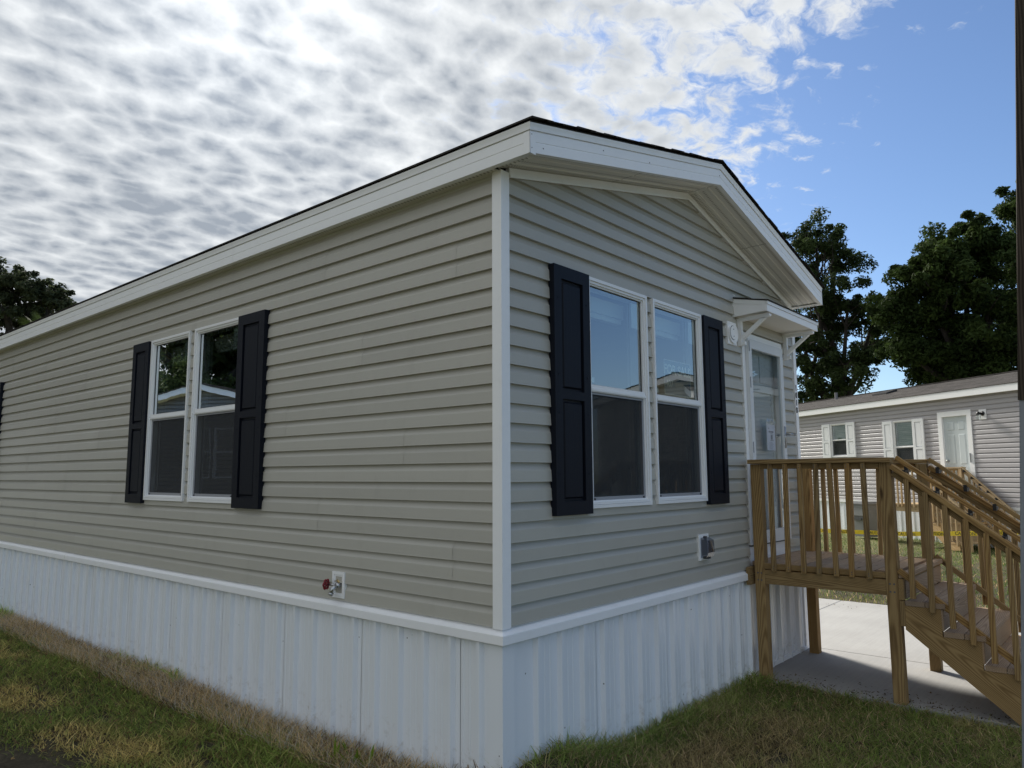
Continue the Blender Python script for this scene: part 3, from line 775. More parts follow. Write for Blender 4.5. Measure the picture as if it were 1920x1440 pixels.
# windows -----------------------------------------------------------
def window(F, u0, u1, z0, z1, parent=home, sticker_left=False, interior=True):
    gmat = 'glass_lowe' if interior else 'glass_clear'
    mb = MB(); zm0, zm1 = z0+(z1-z0)*0.497, z0+(z1-z0)*0.528
    # stepped outer flange and inner frame
    def ring(a, c, zl, zh, w, d0, d1):
        wbox(mb, F, a, c, d0, d1, zh-w, zh); wbox(mb, F, a, c, d0, d1, zl, zl+w)
        wbox(mb, F, a, a+w, d0, d1, zl+w, zh-w); wbox(mb, F, c-w, c, d0, d1, zl+w, zh-w)
    ring(u0, u1, z0, z1, 0.022, -0.02, 0.040)
    ring(u0+0.0225, u1-0.0225, z0+0.0225, z1-0.0225, 0.016, -0.09, 0.030)
    ring(u0+0.039, u1-0.039, z0+0.039, z1-0.039, 0.010, -0.09, 0.018)
    wbox(mb, F, u0+0.0225, u1-0.0225, 0.030, 0.036, z0+0.024, z0+0.040)
    o = mb.build('window', 'window_vinyl', parent)
    a, c = u0+0.0495, u1-0.0495
    mb = MB(); wbox(mb, F, a-0.008, c+0.008, -0.03, 0.026, zm0, zm1); wbox(mb, F, a-0.008, c+0.008, 0.0262, 0.032, zm0+0.006, zm0+0.022); mb.build('meeting_rail', 'window_vinyl', o)
    mb = MB(); mb.add([wpt(F, a, 0.002, zm1), wpt(F, c, 0.002, zm1), wpt(F, c, 0.002, z1-0.049), wpt(F, a, 0.002, z1-0.049)], [(0, 1, 2, 3)]); mb.build('glass_pane', gmat, o)
    mb = MB(); mb.add([wpt(F, a, -0.022, z0+0.049), wpt(F, c, -0.022, z0+0.049), wpt(F, c, -0.022, zm0), wpt(F, a, -0.022, zm0)], [(0, 1, 2, 3)]); mb.build('glass_pane', gmat, o)
    # lower sash stiles, gasket lines
    mb = MB(); wbox(mb, F, a, a+0.03, -0.045, -0.024, z0+0.049, zm0); wbox(mb, F, c-0.03, c, -0.045, -0.024, z0+0.049, zm0); wbox(mb, F, a+0.03, c-0.03, -0.045, -0.024, z0+0.049, z0+0.082); mb.build('sash', 'window_vinyl', o)
    mb = MB()
    for s0, s1, t0, t1 in ((a, c, zm1, zm1+0.005), (a, c, z1-0.054, z1-0.049), (a, a+0.005, zm1+0.005, z1-0.054), (c-0.005, c, zm1+0.005, z1-0.054)): wbox(mb, F, s0, s1, 0.0025, 0.006, t0, t1)
    mb.build('gasket_line', 'gasket', o)
    # insect screen over the lower half
    mb = MB()
    for s0, s1, t0, t1 in ((a, c, zm0-0.016, zm0), (a, c, z0+0.049, z0+0.072), (a, a+0.02, z0+0.072, zm0-0.016), (c-0.02, c, z0+0.072, zm0-0.016)): wbox(mb, F, s0, s1, 0.004, 0.013, t0, t1)
    s = mb.build('screen_frame', 'screen_frame', o)
    mb = MB(); mb.add([wpt(F, a, 0.008, z0+0.06), wpt(F, c, 0.008, z0+0.06), wpt(F, c, 0.008, zm0-0.005), wpt(F, a, 0.008, zm0-0.005)], [(0, 1, 2, 3)]); mb.build('insect_screen', 'insect_screen', o)
    mb = MB()
    for uu in (a+0.02, c-0.035): wbox(mb, F, uu, uu+0.015, 0.013, 0.018, z0+0.052, z0+0.064)
    mb.build('screen_clip', 'gasket', o)
    if interior:
        # inner jamb, raised blind at the head, paper stickers on the glass
        mb = MB(); wbox(mb, F, a+0.01, c-0.01, -0.20, -0.13, z1-0.17, z1-0.06); wbox(mb, F, a+0.03, c-0.03, -0.19, -0.14, z1-0.21, z1-0.172); mb.build('raised_blind', 'window_vinyl', o)
        mb = MB(); e = (c-0.115, c-0.02) if not sticker_left else (a+0.02, a+0.115)
        wbox(mb, F, e[0], e[1], -0.004, -0.002, z1-0.26, z1-0.075); mb.build('glass_sticker', 'paper', o)
        mb = MB(); e2 = (a+0.02, a+0.07) if not sticker_left else (c-0.07, c-0.02)
        wbox(mb, F, e2[0], e2[1], -0.004, -0.002, zm1+0.02, zm1+0.055); mb.build('glass_sticker', 'paper', o)
        mb = MB()
        for s0, s1, t0, t1 in ((u0-0.045, u0+0.03, z0-0.045, z1+0.045), (u1-0.03, u1+0.045, z0-0.045, z1+0.045), (u0+0.03, u1-0.03, z1-0.03, z1+0.045), (u0+0.03, u1-0.03, z0-0.045, z0+0.03)): wbox(mb, F, s0, s1, -0.128, -0.111, t0, t1)
        mb.build('inner_casing', 'window_vinyl', o)
    return o
for i, (a, c) in enumerate(LONG_W): window(FL, a, c, WZ0, WZ1, sticker_left=True)
for a, c in GAB_W: window(FG, a, c, WZ0+0.004, WZ1-0.006)
def shutter(F, u0, u1, z0, z1, parent=home, mat='shutter_dark', d=0.060):
    mb = MB(); w = (u1-u0)*0.20; zm = z0+(z1-z0)*0.475; rl = 0.055; b0 = 0.015
    zs = [(z0+0.085, zm-rl/2), (zm+rl/2, z1-0.085)]
    wbox(mb, F, u0, u0+w, b0, d, z0, z1); wbox(mb, F, u1-w, u1, b0, d, z0, z1)
    wbox(mb, F, u0+w, u1-w, b0, d, z0, zs[0][0]); wbox(mb, F, u0+w, u1-w, b0, d, zs[0][1], zs[1][0]); wbox(mb, F, u0+w, u1-w, b0, d, zs[1][1], z1)
    wbox(mb, F, u0+w, u1-w, b0, d-0.020, zs[0][0], zs[1][1])
    o = mb.build('shutter', mat, parent)
    for za, zb_ in zs:
        mb = MB(); g_ = 0.016; e = 0.010
        A = [wpt(F, uu, dd, zz) for dd, ins in ((d-0.0195, g_), (d-0.006, g_+e)) for uu, zz in ((u0+w+ins, za+ins), (u1-w-ins, za+ins), (u1-w-ins, zb_-ins), (u0+w+ins, zb_-ins))]
        mb.add(A, [(4, 5, 6, 7), (0, 1, 5, 4), (1, 2, 6, 5), (2, 3, 7, 6), (3, 0, 4, 7)]); mb.build('raised_panel', mat, o)
    mb = MB()
    for zz in (z0+0.25, zm-0.12, zm+0.12, z1-0.22):
        for uu in (u0+w*0.45, u1-w*0.55): wbox(mb, F, uu, uu+0.009, d, d+0.003, zz, zz+0.009)
    mb.build('screw_heads', mat, o)
    return o
for a, c in ((4.612, 4.975), (2.487, 2.896), (9.385, 9.76), (10.56, 10.935)): shutter(FL, a, c, 1.225, 2.812)
for a, c in ((0.435, 0.822), (2.498, 2.858)): shutter(FG, a, c, 1.232, 2.808)

# interior shell
mb = MB(); mb.box(0.11, WID-0.11, 0.11, LEN-0.11, 0.60, 0.66); mb.build('interior_floor', 'carpet', home)
mb = MB(); mb.box(0.11, WID-0.11, 0.11, LEN-0.11, 3.02, 3.10); mb.build('interior_ceiling', 'drywall', home)
mb = MB(); mb.box(0.11, WID-0.11, 6.4, 6.5, 0.66, 3.02); mb.box(0.11, WID-0.11, 12.0, 12.1, 0.66, 3.02); mb.box(3.05, WID-0.11, 3.2, 3.3, 0.66, 3.02); mb.build('interior_wall', 'drywall', home)

# door ---------------------------------------------------------------
dx0, dx1, dz0, dz1 = DOOR
mb = MB()
wbox(mb, FG, dx0, dx0+0.075, -0.10, 0.030, dz0+0.12, dz1); wbox(mb, FG, dx1-0.075, dx1, -0.10, 0.030, dz0+0.12, dz1); wbox(mb, FG, dx0+0.075, dx1-0.075, -0.10, 0.030, dz1-0.075, dz1)
wbox(mb, FG, dx0, dx1, -0.10, 0.022, dz0-0.06, dz0+0.105)
dframe = mb.build('door_frame', 'trim_white', home)
mb = MB(); wbox(mb, FG, dx0+0.05, dx1-0.05, -0.05, 0.034, dz0+0.106, dz0+0.119); mb.build('threshold', 'gasket', dframe)
sx0, sx1, sz0, sz1 = dx0+0.060, dx1-0.060, dz0+0.122, dz1-0.060
mb = MB(); st = 0.072
wbox(mb, FG, sx0, sx0+st, 0.032, 0.062, sz0, sz1); wbox(mb, FG, sx1-st, sx1, 0.032, 0.062, sz0, sz1); wbox(mb, FG, sx0+st, sx1-st, 0.032, 0.062, sz1-0.085, sz1); wbox(mb, FG, sx0+st, sx1-st, 0.032, 0.062, sz0, sz0+0.115)
storm = mb.build('storm_door', 'door_white', home)
mb = MB(); mb.add([wpt(FG, sx0+st, 0.045, sz0+0.115), wpt(FG, sx1-st, 0.045, sz0+0.115), wpt(FG, sx1-st, 0.045, sz1-0.085), wpt(FG, sx0+st, 0.045, sz1-0.085)], [(0, 1, 2, 3)]); mb.build('glass_pane', 'glass_clear', storm)
mb = MB()
for zz in (1.05, 1.72, 2.32, 2.66): wbox(mb, FG, sx0+0.012, sx0+0.020, 0.0622, 0.068, zz-0.05, zz+0.05)
mb.build('hinge', 'screen_frame', storm)
mb = MB(); wbox(mb, FG, sx1-0.052, sx1-0.026, 0.0622, 0.070, 1.73, 1.945); mb.tube([wpt(FG, sx1-0.040, 0.066, 1.865), wpt(FG, sx1-0.040, 0.115, 1.865), wpt(FG, sx1-0.030, 0.122, 1.865), wpt(FG, sx1+0.075, 0.122, 1.862)], [0.011, 0.011, 0.010, 0.008], 8); mb.build('door_handle', 'steel', storm, True)
# inner door: panelled slab with a blind-filled light
mb = MB(); wbox(mb, FG, dx0+0.075, dx1-0.075, -0.075, -0.035, dz0+0.119, dz1-0.075)
idoor = mb.build('entry_door', 'door_white', home)
mb = MB()
ix0, ix1 = dx0+0.20, dx1-0.20
for s0, s1, t0, t1 in ((ix0-0.04, ix1+0.04, 2.262, 2.30), (ix0-0.04, ix1+0.04, 1.165, 1.205), (ix0-0.04, ix0, 1.205, 2.262), (ix1, ix1+0.04, 1.205, 2.262)): wbox(mb, FG, s0, s1, -0.0348, -0.018, t0, t1)
for s0, s1 in ((ix0, (ix0+ix1)/2-0.04), ((ix0+ix1)/2+0.04, ix1)): wbox(mb, FG, s0, s1, -0.0348, -0.026, 0.95, 1.12); wbox(mb, FG, s0, s1, -0.0348, -0.026, 2.36, 2.62)
mb.build('door_trim', 'door_white', idoor)
for i in range(19):
    z = 1.215+0.055*i; mb = MB(); mb.add([wpt(FG, ix0, -0.033, z), wpt(FG, ix1, -0.033, z), wpt(FG, ix1, -0.022, z+0.046), wpt(FG, ix0, -0.022, z+0.046)], [(0, 1, 2, 3)]); mb.build('blind_slat', 'door_white', idoor)
mb = MB(); mb.tube([wpt(FG, dx1-0.15, -0.035, 1.845), wpt(FG, dx1-0.15, 0.012, 1.845), wpt(FG, dx1-0.17, 0.018, 1.845), wpt(FG, dx1-0.27, 0.018, 1.845)], 0.010, 8); mb.build('door_handle', 'steel', idoor, True)
mb = MB(); mb.tube([wpt(FG, ix0-0.07, -0.035, 1.235), wpt(FG, ix0-0.07, -0.01, 1.235)], 0.03, 14); mb.build('door_knob', 'steel', idoor, True)

# small porch roof over the door -------------------------------------
cx0, cx1, cd = 3.19, 4.50, 0.32
SIDE = [(0.0, 2.905), (-cd, 2.925), (-cd, 3.005), (0.0, 3.072)]
mb = MB(); mb.prism([(cx0+0.02, y, z) for y, z in [(0.0, 2.94), (-cd, 2.945), (-cd, 3.004), (0.0, 3.071)]], (0, 0, 0), (cx1-cx0-0.04, 0, 0))
canopy = mb.build('porch_roof', 'trim_white', home)
mb = MB(); mb.prism([(cx1-0.02, y, z) for y, z in SIDE], (0, 0, 0), (0.02, 0, 0)); mb.build('side_panel', 'trim_white', canopy)
mb = MB(); mb.prism([(cx0, y, z) for y, z in SIDE], (0, 0, 0), (0.02, 0, 0))
mb.prism([(cx0-0.004, y, z) for y, z in [(0.0, 3.036), (-cd-0.003, 2.975), (-cd-0.003, 3.010), (0.0, 3.078)]], (0, 0, 0), (0.0035, 0, 0))
mb.prism([(cx0-0.003, y, z) for y, z in [(-cd, 2.922), (-cd+0.045, 2.920), (-cd+0.045, 2.985), (-cd, 2.975)]], (0, 0, 0), (0.0025, 0, 0))
mb.build('side_panel', 'trim_white', canopy)
mb = MB(); mb.box(cx0, cx1, -cd-0.012, -cd-0.0005, 2.918, 2.978); mb.box(cx0-0.004, cx1+0.004, -cd-0.020, -cd-0.0005, 2.981, 3.008); mb.build('fascia_board', 'trim_white', canopy)
for i in range(3):
    ya, yb = -0.0-0.104*i, -0.0-0.104*(i+1)
    mb = MB(); zf = lambda y: 2.911-0.04*y
    mb.add([(cx0+0.021, ya-0.003, 2.920), (cx1-0.021, ya-0.003, 2.920), (cx1-0.021, yb+0.003, 2.926), (cx0+0.021, yb+0.003, 2.926), (cx0+0.021, yb+0.001, 2.934), (cx1-0.021, yb+0.001, 2.934)], [(0, 1, 2, 3), (3, 2, 5, 4)])
    mb.build('soffit_panel', 'soffit_white', canopy)
mb = MB(); mb.prism([(cx0-0.012, y, z) for y, z in [(0.0, 3.080), (-cd-0.03, 3.010), (-cd-0.03, 3.018), (-0.16, 3.055), (-0.16, 3.060), (0.0, 3.094)]], (0, 0, 0), (cx1-cx0+0.024, 0, 0)); mb.build('roof_shingles', 'shingle_dark', canopy)
mb = MB(); mb.box(cx0-0.005, cx0+0.045, -0.020, -0.012, 3.075, 3.115); mb.build('flashing', 'trim_white', canopy)
for bx in (3.255, 4.372):
    mb = MB(); w = 0.042
    mb.box(bx, bx+w, -0.055, -0.014, 2.645, 2.900)
    mb.prism([(bx, y, z) for y, z in [(-0.055, 2.872), (-0.315, 2.880), (-0.325, 2.888), (-0.325, 2.904), (-0.315, 2.912), (-0.055, 2.900)]], (0, 0, 0), (w, 0, 0))
    mb.prism([(bx+0.004, y, z) for y, z in [(-0.056, 2.690), (-0.056, 2.735), (-0.235, 2.872), (-0.285, 2.872)]], (0, 0, 0), (w-0.008, 0, 0))
    mb.box(bx+0.004, bx+w-0.004, -0.085, -0.0555, 2.650, 2.682)
    mb.build('bracket', 'trim_white', canopy)

# wall fittings ---------------------------------------------------------
def disc(mb, F, uc, zc_, r, d0, d1, n=28):
    mb.prism([wpt(F, uc+r*math.cos(2*math.pi*i/n), d0, zc_+r*math.sin(2*math.pi*i/n)) for i in range(n)], (0, 0, 0), F[2]*(d1-d0))
mb = MB(); wbox(mb, FG, 3.015, 3.195, 0.005, 0.034, 2.635, 2.842); disc(mb, FG, 3.108, 2.738, 0.092, 0.034, 0.050)
lb = mb.build('light_mount', 'trim_white', home)
mb = MB(); disc(mb, FG, 3.092, 2.740, 0.066, 0.050, 0.0515); mb.build('mount_ring', 'gasket', lb)
mb = MB(); disc(mb, FG, 3.092, 2.740, 0.062, 0.0515, 0.056); mb.build('mount_cover', 'trim_white', lb)
mb = MB(); disc(mb, FG, 3.092, 2.772, 0.005, 0.056, 0.058, 8); disc(mb, FG, 3.092, 2.708, 0.005, 0.056, 0.058, 8); mb.build('screw_heads', 'gasket', lb)
mb = MB(); wbox(mb, FG, 2.322, 2.488, 0.005, 0.034, 0.797, 1.000)
ob = mb.build('outlet_plate', 'trim_white', home)
mb = MB(); ua, ub = 2.340, 2.470
sec = [(0.975, 0.040), (0.955, 0.090), (0.86, 0.098), (0.825, 0.080), (0.815, 0.030)]
A = [wpt(FG, ua+0.006*(i > 0), d, z) for i, (z, d) in enumerate(sec)]+[wpt(FG, ub-0.006*(i > 0), d, z) for i, (z, d) in enumerate(sec)]
mb.add(A, [(i, i+1, 6+i, 5+i) for i in range(4)]+[(0, 1, 2, 3, 4), (9, 8, 7, 6, 5)]); mb.build('outlet_cover', 'cover_clear', ob)
mb = MB(); wbox(mb, FG, 2.362, 2.448, 0.034, 0.040, 0.835, 0.955); mb.build('outlet_face', 'ink_grey', ob)
mb = MB(); wbox(mb, FG, 2.395, 2.415, 0.030, 0.060, 0.972, 0.985); wbox(mb, FG, 2.385, 2.430, 0.028, 0.075, 0.808, 0.826); mb.build('cover_latch', 'gasket', ob)
# faucet box
mb = MB(); fy0, fy1, fz0, fz1 = 1.405, 1.542, 0.655, 0.828
for s0, s1, t0, t1, d in ((fy0, fy1, fz1-0.020, fz1, 0.030), (fy0, fy1, fz0, fz0+0.020, 0.030), (fy0, fy0+0.020, fz0+0.02, fz1-0.02, 0.030), (fy1-0.020, fy1, fz0+0.02, fz1-0.02, 0.030)): wbox(mb, FL, s0, s1, 0.004, d, t0, t1)
for s0, s1, t0, t1, d in ((fy0+0.0202, fy1-0.0202, fz1-0.032, fz1-0.0202, 0.024), (fy0+0.0202, fy1-0.0202, fz0+0.0202, fz0+0.032, 0.024), (fy0+0.0202, fy0+0.032, fz0+0.032, fz1-0.032, 0.024), (fy1-0.032, fy1-0.0202, fz0+0.032, fz1-0.032, 0.024)): wbox(mb, FL, s0, s1, 0.004, d, t0, t1)
fb = mb.build('faucet_plate', 'trim_white', home)
mb = MB(); wbox(mb, FL, fy0+0.0325, fy1-0.0325, 0.005, 0.0145, fz0+0.0325, fz1-0.0325); mb.build('faucet_recess', 'soffit_white', fb)
mb = MB(); c0 = wpt(FL, 1.462, 0.0, 0.740)
mb.tube([c0+NL*0.012, c0+NL*0.055], 0.017, 10); mb.tube([c0+NL*0.040, c0+NL*0.075+Vector((0, 0.010, -0.020)), c0+NL*0.085+Vector((0, 0.016, -0.058))], [0.016, 0.016, 0.013], 10)
mb.tube([c0+NL*0.078+Vector((0, 0.015, -0.046)), c0+NL*0.087+Vector((0, 0.017, -0.064))], 0.017, 10); mb.tube([c0+NL*0.05, c0+NL*0.07+Vector((0, 0.07, 0.004))], 0.007, 8)
mb.build('faucet_valve', 'steel', fb, True)
mb = MB(); mb.tube([c0+NL*0.020+Vector((0, 0, 0.016)), c0+NL*0.020+Vector((0, 0.03, 0.028))], 0.011, 8); mb.build('faucet_packing', 'brass', fb, True)
mb = MB(); hc = c0+NL*0.078+Vector((0, 0.078, 0.004)); ax = (NL*0.30+Vector((0, 0.95, 0.05))).normalized(); e1 = ax.cross(Vector((0, 0, 1))).normalized(); e2 = ax.cross(e1)
ringp = [hc+(e1*math.cos(th)+e2*math.sin(th))*(0.030+0.004*math.cos(6*th)) for th in np.linspace(0, 2*math.pi, 37)]
mb.tube(ringp, 0.0065, 8)
for i in range(3):
    th = math.pi*i/3; dd = (e1*math.cos(th)+e2*math.sin(th))*0.028; mb.tube([hc-dd, hc+dd], 0.0045, 6)
mb.tube([hc-ax*0.010, hc+ax*0.010], 0.009, 8)
mb.build('valve_wheel', 'red_paint', fb, True)

# ------------------------------------------------------------------ things in the window and on the door
sg = root('for_sale_sign', 'for sale sign hanging inside the window nearest the shutter by the door', 'sign', (2.155, 0.02, 2.10))
mb = MB(); mb.box(1.937, 2.373, 0.020, 0.023, 2.10, 2.378); mb.build('sign_board', 'sign_blue', sg)
mb = MB()
for x0, x1, z0, z1 in ((1.937, 2.373, 2.372, 2.378), (1.937, 2.373, 2.10, 2.106), (1.937, 1.943, 2.106, 2.372), (2.367, 2.373, 2.106, 2.372)): mb.box(x0, x1, 0.0175, 0.0195, z0, z1)
mb.build('sign_border', 'sign_letter', sg)
text_mesh('lettering', 'FOR SALE', 0.105, 'sign_letter', sg, (2.155, 0.0185, 2.268), (1, 0, 0), (0, 0, 1), 0.001, 'CENTER', bold=0.0036)
text_mesh('lettering', '407', 0.075, 'sign_letter', sg, (1.965, 0.0185, 2.165), (1, 0, 0), (0, 0, 1), 0.001, 'LEFT')
mb = MB()
for i in range(7): mb.box(2.115+0.033*i, 2.137+0.033*i, 0.0175, 0.0195, 2.168, 2.205)
mb.build('digit_bars', 'ink_grey', sg)  # plain bars in place of the unreadable digits

pb = root('notice_in_bag', 'printed notice in a clear plastic bag taped to the storm door glass', 'notice', (3.82, -0.066, 1.68))
mb = MB(); mb.box(3.715, 3.915, -0.0672, -0.0660, 1.700, 1.945); mb.build('paper_sheet', 'paper', pb)
bv = []; nb_ = 9
for i in range(nb_+1):
    x = 3.690+0.255*i/nb_
    bv += [(x, -0.069, 1.688), (x, -0.0705-0.002*random.random(), 1.82), (x, -0.0700-0.004*random.random(), 1.945), (x+0.004*random.uniform(-1, 1), -0.072-0.010*random.random(), 1.975), (x, -0.069-0.012*random.random(), 1.990+0.012*random.random())]
mb = MB(); mb.add(bv, [(5*i+j, 5*i+5+j, 5*i+6+j, 5*i+1+j) for i in range(nb_) for j in range(4)]); mb.build('plastic_bag', 'plastic_bag', pb)
mb = MB(); mb.box(3.738, 3.775, -0.0684, -0.0676, 1.905, 1.912); mb.box(3.76, 3.875, -0.0684, -0.0676, 1.868, 1.884)
mb.box(3.80, 3.855, -0.0684, -0.0676, 1.855, 1.860); mb.box(3.79, 3.872, -0.0684, -0.0676, 1.792, 1.797)
for i in range(7): mb.box(3.765, 3.765+random.uniform(0.07, 0.115), -0.0684, -0.0676, 1.775-0.010*i, 1.777-0.010*i)
mb.build('print', 'ink_grey', pb)
mb = MB(); mb.box(3.805, 3.850, -0.0684, -0.0676, 1.802, 1.848); mb.build('print_block', 'ink_grey', pb)

# ------------------------------------------------------------------ entry deck with stairs
def make_deck(label, loc, mats=('lumber_treated', 'lumber_deck')):
    T, D = mats
    dk = root('entry_deck', label, 'deck', loc)
    X0, X1 = 3.200, 4.600        # outer faces of the two rails
    UPZ = (0, 0, 1)
    # posts
    for px in (X0+0.083, X1-0.083+0.0):
        for py in (-0.135, -1.195):
            board('post', (px, py, -0.28), (px, py, 1.563), 0.089, 0.089, (1, 0, 0), T, dk)
    # railings each side
    for side, xo in ((1, X0), (-1, X1)):
        xb = xo+side*0.019                       # baluster centre
        xr = xo+side*0.057                       # rail centre
        board('cap_rail', (xo+side*0.062, -0.085, 1.584), (xo+side*0.062, -1.247, 1.584), 0.140, 0.038, UPZ, T, dk)
        board('top_rail', (xr, -0.181, 1.542), (xr, -1.149, 1.542), 0.036, 0.044, UPZ, T, dk)
        board('bottom_rail', (xr, -0.181, 0.682), (xr, -1.149, 0.682), 0.036, 0.046, UPZ, T, dk)
        for i in range(7):
            y0 = -0.272-0.1275*i; j = [0, .004, -.002, .006, -.012, .003, -.004][i]*side
            board('baluster', (xb-side*0.0005, y0+j*0.6, 0.648+0.004*(i % 2)), (xb, y0-0.006-j, 1.562), 0.037, 0.037, (1, 0, 0), T, dk)
        # rim joist
        board('rim_joist', (xo+side*0.060, -0.181 if side > 0 else -0.02, 0.590), (xo+side*0.060, -1.149, 0.590), 0.038, 0.120, UPZ, T, dk)
        # stair: stringer polygon in the y-z plane
        xs_ = xo+side*0.055
        rise, run, y_first, z_first = 0.2005, 0.247, -1.268, 0.505
        poly = [(y_first-0.004, 0.286), (y_first-0.004, z_first-0.040)]
        for i in range(4):
            zt = z_first-0.040-rise*i; ye = y_first-0.006-run*(i+1)
            poly.append((ye, zt)); poly.append((ye, zt-rise))
        poly = poly[:-1]+[(y_first-0.006-run*4, -0.28), (y_first-0.70, -0.28)]
        mb = MB()
        me_pts = [(0, y+1.9, z) for y, z in poly]
        mb.prism(me_pts, (-0.019, 0, 0), (0.019, 0, 0))
        # local frame: grain along the slope is close enough with local x mapped below
        ang = math.atan2(-rise, -run)
        Ux = Vector((0, -run, -rise)).normalized(); Uz = Vector((1, 0, 0)); Uy = Uz.cross(Ux)
        M3 = Matrix((Ux, Uy, Uz)).transposed()
        mb.v = [tuple(M3.transposed() @ Vector(q)) for q in mb.v]
        st_ = mb.build('stringer', T, dk)
        mm = M3.to_4x4(); base = Vector((xs_, -1.9, 0))+ROOTS[dk.name]
        for i in range(3): mm[i][3] = base[i]
        st_.matrix_local = mm
        # sloped rails
        s = 0.768; y_a = -1.246
        def zr(y, z0): return z0+s*(y-y_a)
        y_e = -2.52
        un = Vector((0, -s, 1)).normalized()
        board('stair_rail', (xo+side*0.045, y_a, 1.533), (xo+side*0.045, y_e, zr(y_e, 1.533)), 0.089, 0.038, un, T, dk)
        board('stair_nailer', (xo+side*0.057, y_a-0.004, 1.482), (xo+side*0.057, y_e, zr(y_e, 1.482)), 0.036, 0.050, un, T, dk)
        s2 = 0.81
        board('stair_bottom_rail', (xo+side*0.057, -1.246, 0.728), (xo+side*0.057, y_e+0.1, 0.728+s2*(y_e+0.1+1.246)), 0.036, 0.044, Vector((0, -s2, 1)), T, dk)
        for i in range(9):
            y = -1.352-0.1255*i; zt = zr(y, 1.512); zb_ = 0.535-0.101*i
            if zb_ < -0.20: continue
            board('baluster', (xb, y+0.006+random.uniform(-.004, .004), zb_+random.uniform(-.008, .008)), (xb, y+random.uniform(-.003, .003), zt), 0.037, 0.037, (1, 0, 0), T, dk)
        board('post', (xo+side*0.083, y_e+0.03, -0.28), (xo+side*0.083, y_e+0.03, zr(y_e, 1.50)), 0.089, 0.089, (1, 0, 0), T, dk)
        # grab rail on black brackets, inside of the guard
        xg = xo+side*0.125
        board('grab_rail', (xg, -1.262, 1.603), (xg, y_e, 1.603+0.772*(y_e+1.262)), 0.038, 0.034, un, T, dk)
        for i in range(6):
            y = -1.332-0.208*i; zc2 = 1.603+0.772*(y+1.262)
            mb = MB(); mb.box(xg-0.012 if side > 0 else xg-0.045, xg+0.045 if side < 0 else xg+0.012, y-0.013, y+0.013, zc2-0.075, zc2-0.018)
            mb.box(min(xo+side*0.03, xg), max(xo+side*0.03, xg), y-0.012, y+0.012, zc2-0.062, zc2-0.046)
            mb.build('rail_bracket', 'black_metal', dk)
    mb = MB()
    for side, xo in ((1, X0), (-1, X1)):
        for i in range(7):
            y = -0.275-0.1275*i
            for zz in (0.672, 0.690, 1.530, 1.548): mb.box(xo-0.0012, xo+0.0012, y-0.0035, y+0.0035, zz-0.0035, zz+0.0035)
        for yy in (-0.120, -0.150, -1.180, -1.210):
            for zz in (0.56, 0.62): mb.box(xo+side*0.0370-0.0012, xo+side*0.0370+0.0012, yy-0.006, yy+0.006, zz-0.006, zz+0.006)
    sh_ = mb.build('screw_heads', 'nail_dark', dk); sh_['kind'] = 'stuff'
    # across the outside edge
    board('rim_joist', (X0+0.036, -1.258, 0.585), (X1-0.036, -1.258, 0.585), 0.036, 0.158, UPZ, T, dk)
    board('ledger', (X0-0.012, -0.052, 0.590), (X1, -0.052, 0.590), 0.036, 0.150, UPZ, T, dk)
    board('joist', ((X0+X1)/2, -0.075, 0.59), ((X0+X1)/2, -1.235, 0.59), 0.038, 0.12, UPZ, T, dk)
    for side, xo in ((1, X0), (-1, X1)):
        board('stair_hanger', (xo+side*0.060, -1.259, 0.310), (xo+side*0.060, -1.259, 0.500), 0.036, 0.060, (1, 0, 0), T, dk)
    # deck boards run across, treads and risers
    y = -0.034; w = 0.140; g_ = 0.006
    for i in range(9):
        yc = y-w/2-(w+g_)*i
        a, c = (X0+0.078, X1-0.078) if i < 8 else (X0+0.06, X1-0.06)
        if yc-w/2 < -1.31: break
        xin0, xin1 = (X0+0.132, X1-0.132) if (abs(yc+0.135) < 0.11 or abs(yc+1.195) < 0.11) else (X0+0.079, X1-0.079)
        board('deck_board', (xin0, yc, 0.688+random.uniform(-.001, .001)), (xin1, yc, 0.688+random.uniform(-.001, .001)), w, 0.036, UPZ, D, dk)
    board('deck_board', (X0+0.050, -1.272, 0.6885), (X1-0.050, -1.272, 0.6885), 0.06, 0.036, UPZ, D, dk)
    for i in range(4):
        zt = 0.505-0.2005*i; y0 = -1.282-0.247*i
        for j in range(2):
            yc = y0-0.066-0.137*j
            board('tread', (X0+0.030, yc, zt-0.019), (X1-0.030, yc, zt-0.019), 0.132, 0.038, UPZ, D, dk)
        yr = y0+0.006
        if i > 0: board('riser', (X0+0.038, yr, zt+0.080), (X1-0.038, yr, zt+0.080), 0.020, 0.157, UPZ, D, dk)
        else: board('riser', (X0+0.082, -1.279, 0.578), (X1-0.082, -1.279, 0.578), 0.004, 0.14, UPZ, D, dk)
    return dk
deck = make_deck('brown pressure treated wooden landing and stairs at the tan home door', (3.9, -0.9, -0.28))

